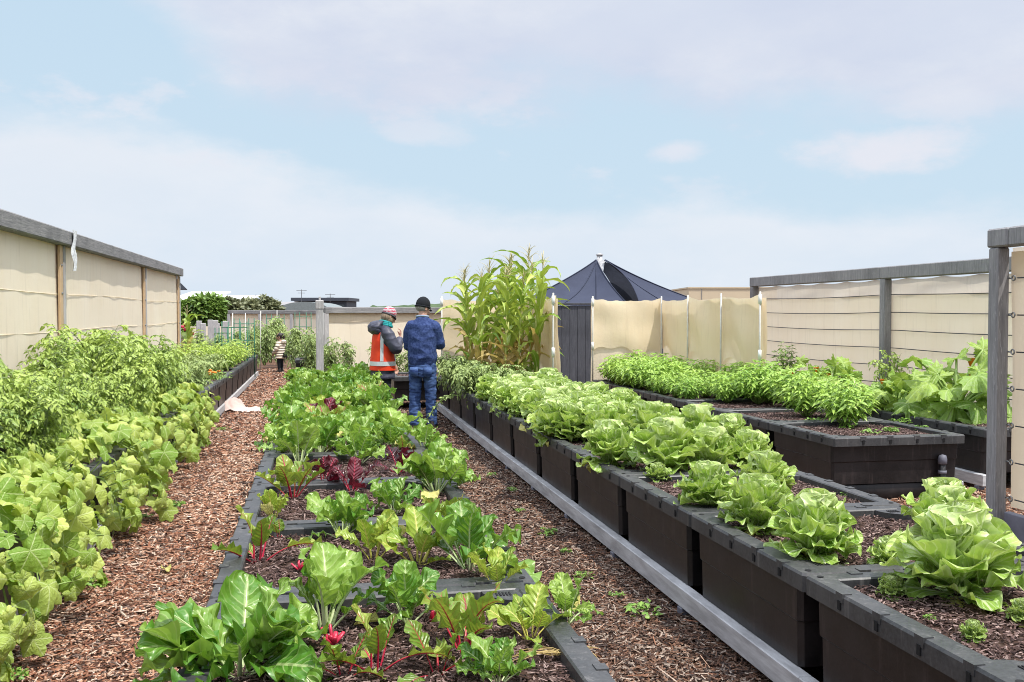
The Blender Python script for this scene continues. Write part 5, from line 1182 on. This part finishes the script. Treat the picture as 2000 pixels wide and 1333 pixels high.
def vs(z,a,off=0.0):
    zz=[v[0] for v in VR]; rx=np.interp(z,zz,[v[1] for v in VR])+off; ry=np.interp(z,zz,[v[2] for v in VR])+off; return np.array((rx*math.cos(a),ry*math.sin(a),z))
def vest_open(a,z):  # armholes: cut the upper side
    return z>1.06 and abs(math.sin(a)) < .62*min(1,(z-1.06)/.1)
b=MB(); na,nz=72,40; AA=np.linspace(0,2*PI,na,endpoint=False); ZZ=np.linspace(.735,1.335,nz); V=[vs(z,a,.004*math.sin(9*z+3*a)+.002) for z in ZZ for a in AA]; Q=[]
for i in range(nz-1):
    for j in range(na):
        if not vest_open(AA[j]+PI/na,(ZZ[i]+ZZ[i+1])/2): Q.append((i*na+j,i*na+(j+1)%na,(i+1)*na+(j+1)%na,(i+1)*na+j))
b.add(V,q=Q); vo=b.build('safety_vest',vest,wom)
def band(zs,as_,w,horizontal):
    b=MB()
    if horizontal: G=np.stack([np.stack([vs(z,a,.008) for a in as_]) for z in zs])
    else: G=np.stack([np.stack([vs(z,a,.009) for a in (as_-w,as_+w)]) for z in zs])
    b.grid(G); return b
band(np.linspace(.80,.86,3),np.linspace(0,2*PI,60),0,True).build('reflective_band',refl,vo)
for a in (-.52,.95,PI+.52,PI-.95): band(np.linspace(.865,1.32,16),a,.13,False).build('reflective_stripe',refl,vo)
b=MB(); a=np.linspace(0,2*PI,25)
for k in range(3): b.tube(np.stack([(.088-.006*k)*np.cos(a),.045+(.085-.006*k)*np.sin(a),1.365+.022*k+.02*np.sin(a)*(-1)],1),.021,8,caps=False)
b.build('scarf',teal,wom)
b=MB(); b.ball(T((0,-.022,-.025)),(.086,.088,.085),16,10,M=Rm); b.ball(T((.058,.005,-.05)),(.028,.05,.055),10,8,M=Rm); b.ball(T((-.058,.005,-.05)),(.028,.05,.055),10,8,M=Rm); b.build('hair',hairb,wom)
rg=[]
for z,k in ((.015,1.06),(.05,1.08),(.085,1.0),(.115,.8),(.135,.5),(.145,.15)): rg.append(np.array([T((.083*k*math.cos(t),-.008+.102*k*math.sin(t),z)) for t in np.linspace(0,2*PI,22,endpoint=False)]))
b=MB(); b.loft(rg); bo=b.build('beanie',beanie_mat(),wom); b=MB(); b.tube(rg[0][list(range(22))+[0]],.009,8,caps=False); b.build('cuff',m_plain('grey_cuff',(.10,.10,.12),.9),bo)
b=MB()
for sx in (-1,1): b.tube([T((sx*.083,.0,.012)),T((sx*.072,.07,.004))],.006,5); b.ball(T((sx*.036,.094,-.002)),np.array((.028,.010,.020)),10,7,M=Rm)
b.tube([T((-.05,.098,.006)),T((.05,.098,.006))],.005,5); b.build('sunglasses',blk,wom)
for sx in (-1,1):
    b=MB(); b.loft([ell(sx*.09,.045,0,.044,.125,16,2.6),ell(sx*.09,.045,.03,.046,.127,16,2.6),ell(sx*.09,.03,.07,.042,.10,16),ell(sx*.09,0,.14,.045,.055,16)]); b.build('boot',boot,wom)
# child
cp=on_z(548,729,0); kid=thing('person','small child in striped pale puffer jacket standing on the far path','person',(cp.x,cp.y,0),R(62))
b=MB(); b.loft([ell(0,0,.42,.10,.08),ell(0,0,.75,.10,.07),ell(0,0,.82,.05,.05)]); limb(b,[(0,0,.78),(0,.01,.88)],[.045,.042]); T,Rm=headmesh(b,(0,.02,.935),R(10),R(-8),.86)
for sx in (-1,1): limb(b,[(sx*.05,0,.78),(sx*.12,0,.76),(sx*.15,.05,.60),(sx*.12,.13,.50)],[.04,.035,.03,.022]); hand(b,(sx*.12,.13,.50),(-sx*.2,.6,-.6),(-sx,0,0),.4,.65,sx); limb(b,[(sx*.05,0,.46),(sx*.055,0,.25),(sx*.055,0,.06)],[.06,.042,.032])
solid(b,'body',skin,kid,.0055,2)
b=MB(); 
for i in range(7):
    z=.37+.064*i; k=1-.03*i
    b.loft([ell(0,0,z,.145*k,.115*k,20),ell(0,0,z+.032,.165*k,.135*k,20),ell(0,0,z+.064,.145*k,.115*k,20)])
for sx in (-1,1):
    for i,(p,rr) in enumerate((((.12,0,.77),.06),((.15,.0,.70),.062),((.165,.02,.63),.06),((.16,.07,.575),.057),((.14,.11,.535),.05))): b.ball((sx*p[0],p[1],p[2]),rr,12,8)
b.ball((0,-.10,.80),(.10,.065,.06),14,9); 
def puff():
    t=NT('striped_puffer'); tc=t.n('TexCoord'); sp=t.n('SeparateXYZ'); t.set(sp.inputs[0],tc.outputs['Object']); w=t.math('FRACT',t.math('MULTIPLY',t.math('SUBTRACT',sp.outputs[2],.37),15.6)); w=t.math('ABSOLUTE',t.math('SUBTRACT',w,.5)); c=t.mix(t.mapr(w,.30,.47),(.72,.62,.50),(.10,.075,.06)); return t.done(t.principled(c,.6,.3))
solid(b,'puffer_jacket',puff(),kid,.009,2)
b=MB()
for sx in (-1,1): limb(b,[(sx*.055,0,.44),(sx*.057,.005,.25),(sx*.057,0,.10)],[.068,.052,.04])
solid(b,'leggings',blk,kid,.01,2)
b=MB(); b.ball(T((0,-.022,.022)),np.array((.088,.10,.096))*.86,14,10,M=Rm); b.ball(T((0,-.115,.03)),(.04,.045,.05),10,8); b.ball(T((0,-.12,-.03)),(.028,.03,.06),10,8); b.build('hair',haird,kid)
b=MB(); b.tube([(.10,.10,.80),(.02,-.155,.62),(-.06,-.165,.52)],.008,5); b.cbox((-.12,-.20,.40),(.02,-.14,.54),.015); b.build('shoulder_bag',blk,kid)
for sx in (-1,1):
    b=MB(); b.loft([ell(sx*.057,.03,0,.034,.085,14,2.6),ell(sx*.057,.03,.03,.036,.086,14,2.6),ell(sx*.057,.0,.08,.036,.05,14),ell(sx*.057,0,.14,.038,.042,14)]); b.build('boot',boot,kid)

# ------------------------------------------------------------------ daylight
sv=Vector((math.sin(SUN_AZ)*math.cos(SUN_EL), math.cos(SUN_AZ)*math.cos(SUN_EL), math.sin(SUN_EL)))
sd=bpy.data.lights.new('sun','SUN'); sd.energy=5.0; sd.angle=R(.6); sd.color=(1,.955,.88); so=bpy.data.objects.new('sun',sd); COL.objects.link(so); so.rotation_euler=(-sv).to_track_quat('-Z','Y').to_euler(); so.location=(5,0,20)
W=bpy.data.worlds.new('World'); SC.world=W; W.use_nodes=True; wt=W.node_tree; wt.nodes.clear()
class WN(NT):
    def __init__(s,t): s.t=t
w=WN(wt); out=wt.nodes.new('ShaderNodeOutputWorld')
sky=w.n('TexSky',sky_type='NISHITA',sun_disc=False,sun_elevation=SUN_EL,sun_rotation=SUN_AZ,air_density=1.0,dust_density=1.2,ozone_density=1.2)
tc=w.n('TexCoord'); dirv=tc.outputs['Generated']; sp=w.n('SeparateXYZ'); w.set(sp.inputs[0],dirv)
hlen=w.math('SQRT',w.math('ADD',w.math('MULTIPLY',sp.outputs[0],sp.outputs[0]),w.math('MULTIPLY',sp.outputs[1],sp.outputs[1])))
el=w.math('DIVIDE',sp.outputs[2],w.math('MAXIMUM',hlen,.02)); az=w.math('ARCTAN2',sp.outputs[0],sp.outputs[1])
def wn(scale,detail,st,rough=.55,off=(0,0,0)):
    mp=w.n('Mapping',i_Scale=st,i_Location=off); w.set(mp.inputs[0],dirv); n=w.n('TexNoise',i_Scale=scale,i_Detail=detail,i_Roughness=rough); w.set(n.inputs['Vector'],mp.outputs[0]); return n.outputs[0]
n1=wn(3.0,7,(1,1,2.6)); n2=wn(7.5,7,(1,1,2.2),.6,(3,1,2)); n3=wn(1.6,4,(1,1,2),.5,(7,2,0))
soft=w.math('ADD',w.math('MULTIPLY',w.math('SUBTRACT',n1,.5),.15),w.math('MULTIPLY',w.math('SUBTRACT',n2,.5),.13))
# low bank: its upper edge slopes down to the right
edge=w.mapr(az,-.30,.26,.192,.104,True); bank=w.mapr(w.math('SUBTRACT',w.math('ADD',edge,w.math('MULTIPLY',soft,.55)),el),-.008,.035,0,1,True)
# high cloud deck
de=w.mapr(az,-.30,-.02,.36,.205,True); de=w.math('SUBTRACT',de,w.mapr(az,.05,.5,0,.03)); deck=w.mapr(w.math('SUBTRACT',w.math('ADD',el,w.math('MULTIPLY',soft,.9)),de),-.02,.055,0,.93,True)
puffs=w.mapr(n2,.56,.70,0,.6,True); puffs=w.math('MULTIPLY',puffs,w.mapr(el,.09,.15,0,1,True))
for a0,e0,aw,ew,s in ((.356,.160,.030,.012,.75),(.54,.152,.075,.020,.95),(.105,.178,.045,.012,.55),(.60,.20,.05,.02,.6)):
    g=w.math('ADD',w.math('POWER',w.math('DIVIDE',w.math('SUBTRACT',az,a0),aw),2.0),w.math('POWER',w.math('DIVIDE',w.math('SUBTRACT',el,e0),ew),2.0))
    g=w.math('SUBTRACT',g,w.math('MULTIPLY',w.math('SUBTRACT',n2,.5),7.0)); g=w.mapr(g,1.6,-.4,0,s,True); puffs=w.math('MAXIMUM',puffs,g)
veil=w.mapr(el,.0,.30,.80,.50)
S=10.0
blue=w.mix(.35,(.50*S,.70*S,.92*S),sky.outputs[0]); bl2=w.mix(w.mapr(el,.05,.5,.0,.6),(.63*S,.79*S,.92*S),(.52*S,.72*S,.91*S))
c=w.mix(.08,bl2,sky.outputs[0])
bankc=w.mix(w.mapr(el,.02,.17,0,1),(.70*S,.80*S,.915*S),(.80*S,.845*S,.92*S)); bankc=w.mix(w.mapr(n1,.4,.7,0,.35),bankc,(.90*S,.91*S,.94*S))
n4=wn(15,9,(1,1,2.0),.62,(1,5,3)); n5=wn(5,8,(1,1,2.4),.6,(4,0,6)); bankc=w.mix(w.math('MULTIPLY',w.mapr(n5,.42,.66),w.mapr(n4,.3,.7,.2,.75)),bankc,(.86*S,.89*S,.95*S))
c=w.mix(w.math('MULTIPLY',bank,.92),c,bankc); c=w.mix(puffs,c,(.80*S,.82*S,.90*S))
deckc=w.mix(w.mapr(n3,.38,.62),(.62*S,.675*S,.83*S),(.75*S,.80*S,.90*S)); deckc=w.mix(w.mapr(n2,.4,.75,0,.4),deckc,(.80*S,.825*S,.90*S)); deckc=w.mix(w.math('MULTIPLY',w.mapr(n5,.45,.70),w.mapr(n4,.3,.7,.1,.7)),deckc,(.86*S,.88*S,.93*S))
c=w.mix(deck,c,deckc)
gl=w.mapr(sp.outputs[2],.33,.80,1.0,2.6,True); c=w.mix(1.0,c,w.n('CombineXYZ',i_X=gl,i_Y=gl,i_Z=gl).outputs[0],'MULTIPLY')  # boost added to the unseen upper sky to raise the ambient light
c=w.mix(w.mapr(el,-.05,.0,1,0),c,(.45*S,.42*S,.38*S))
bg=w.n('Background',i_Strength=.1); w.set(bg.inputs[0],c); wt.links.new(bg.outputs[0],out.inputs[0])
SC.view_settings.view_transform='Standard'; SC.view_settings.look='None'; SC.view_settings.exposure=0; SC.view_settings.gamma=1
SC.cycles.filter_width=1.0; SC.cycles.max_bounces=8; SC.cycles.transparent_max_bounces=8
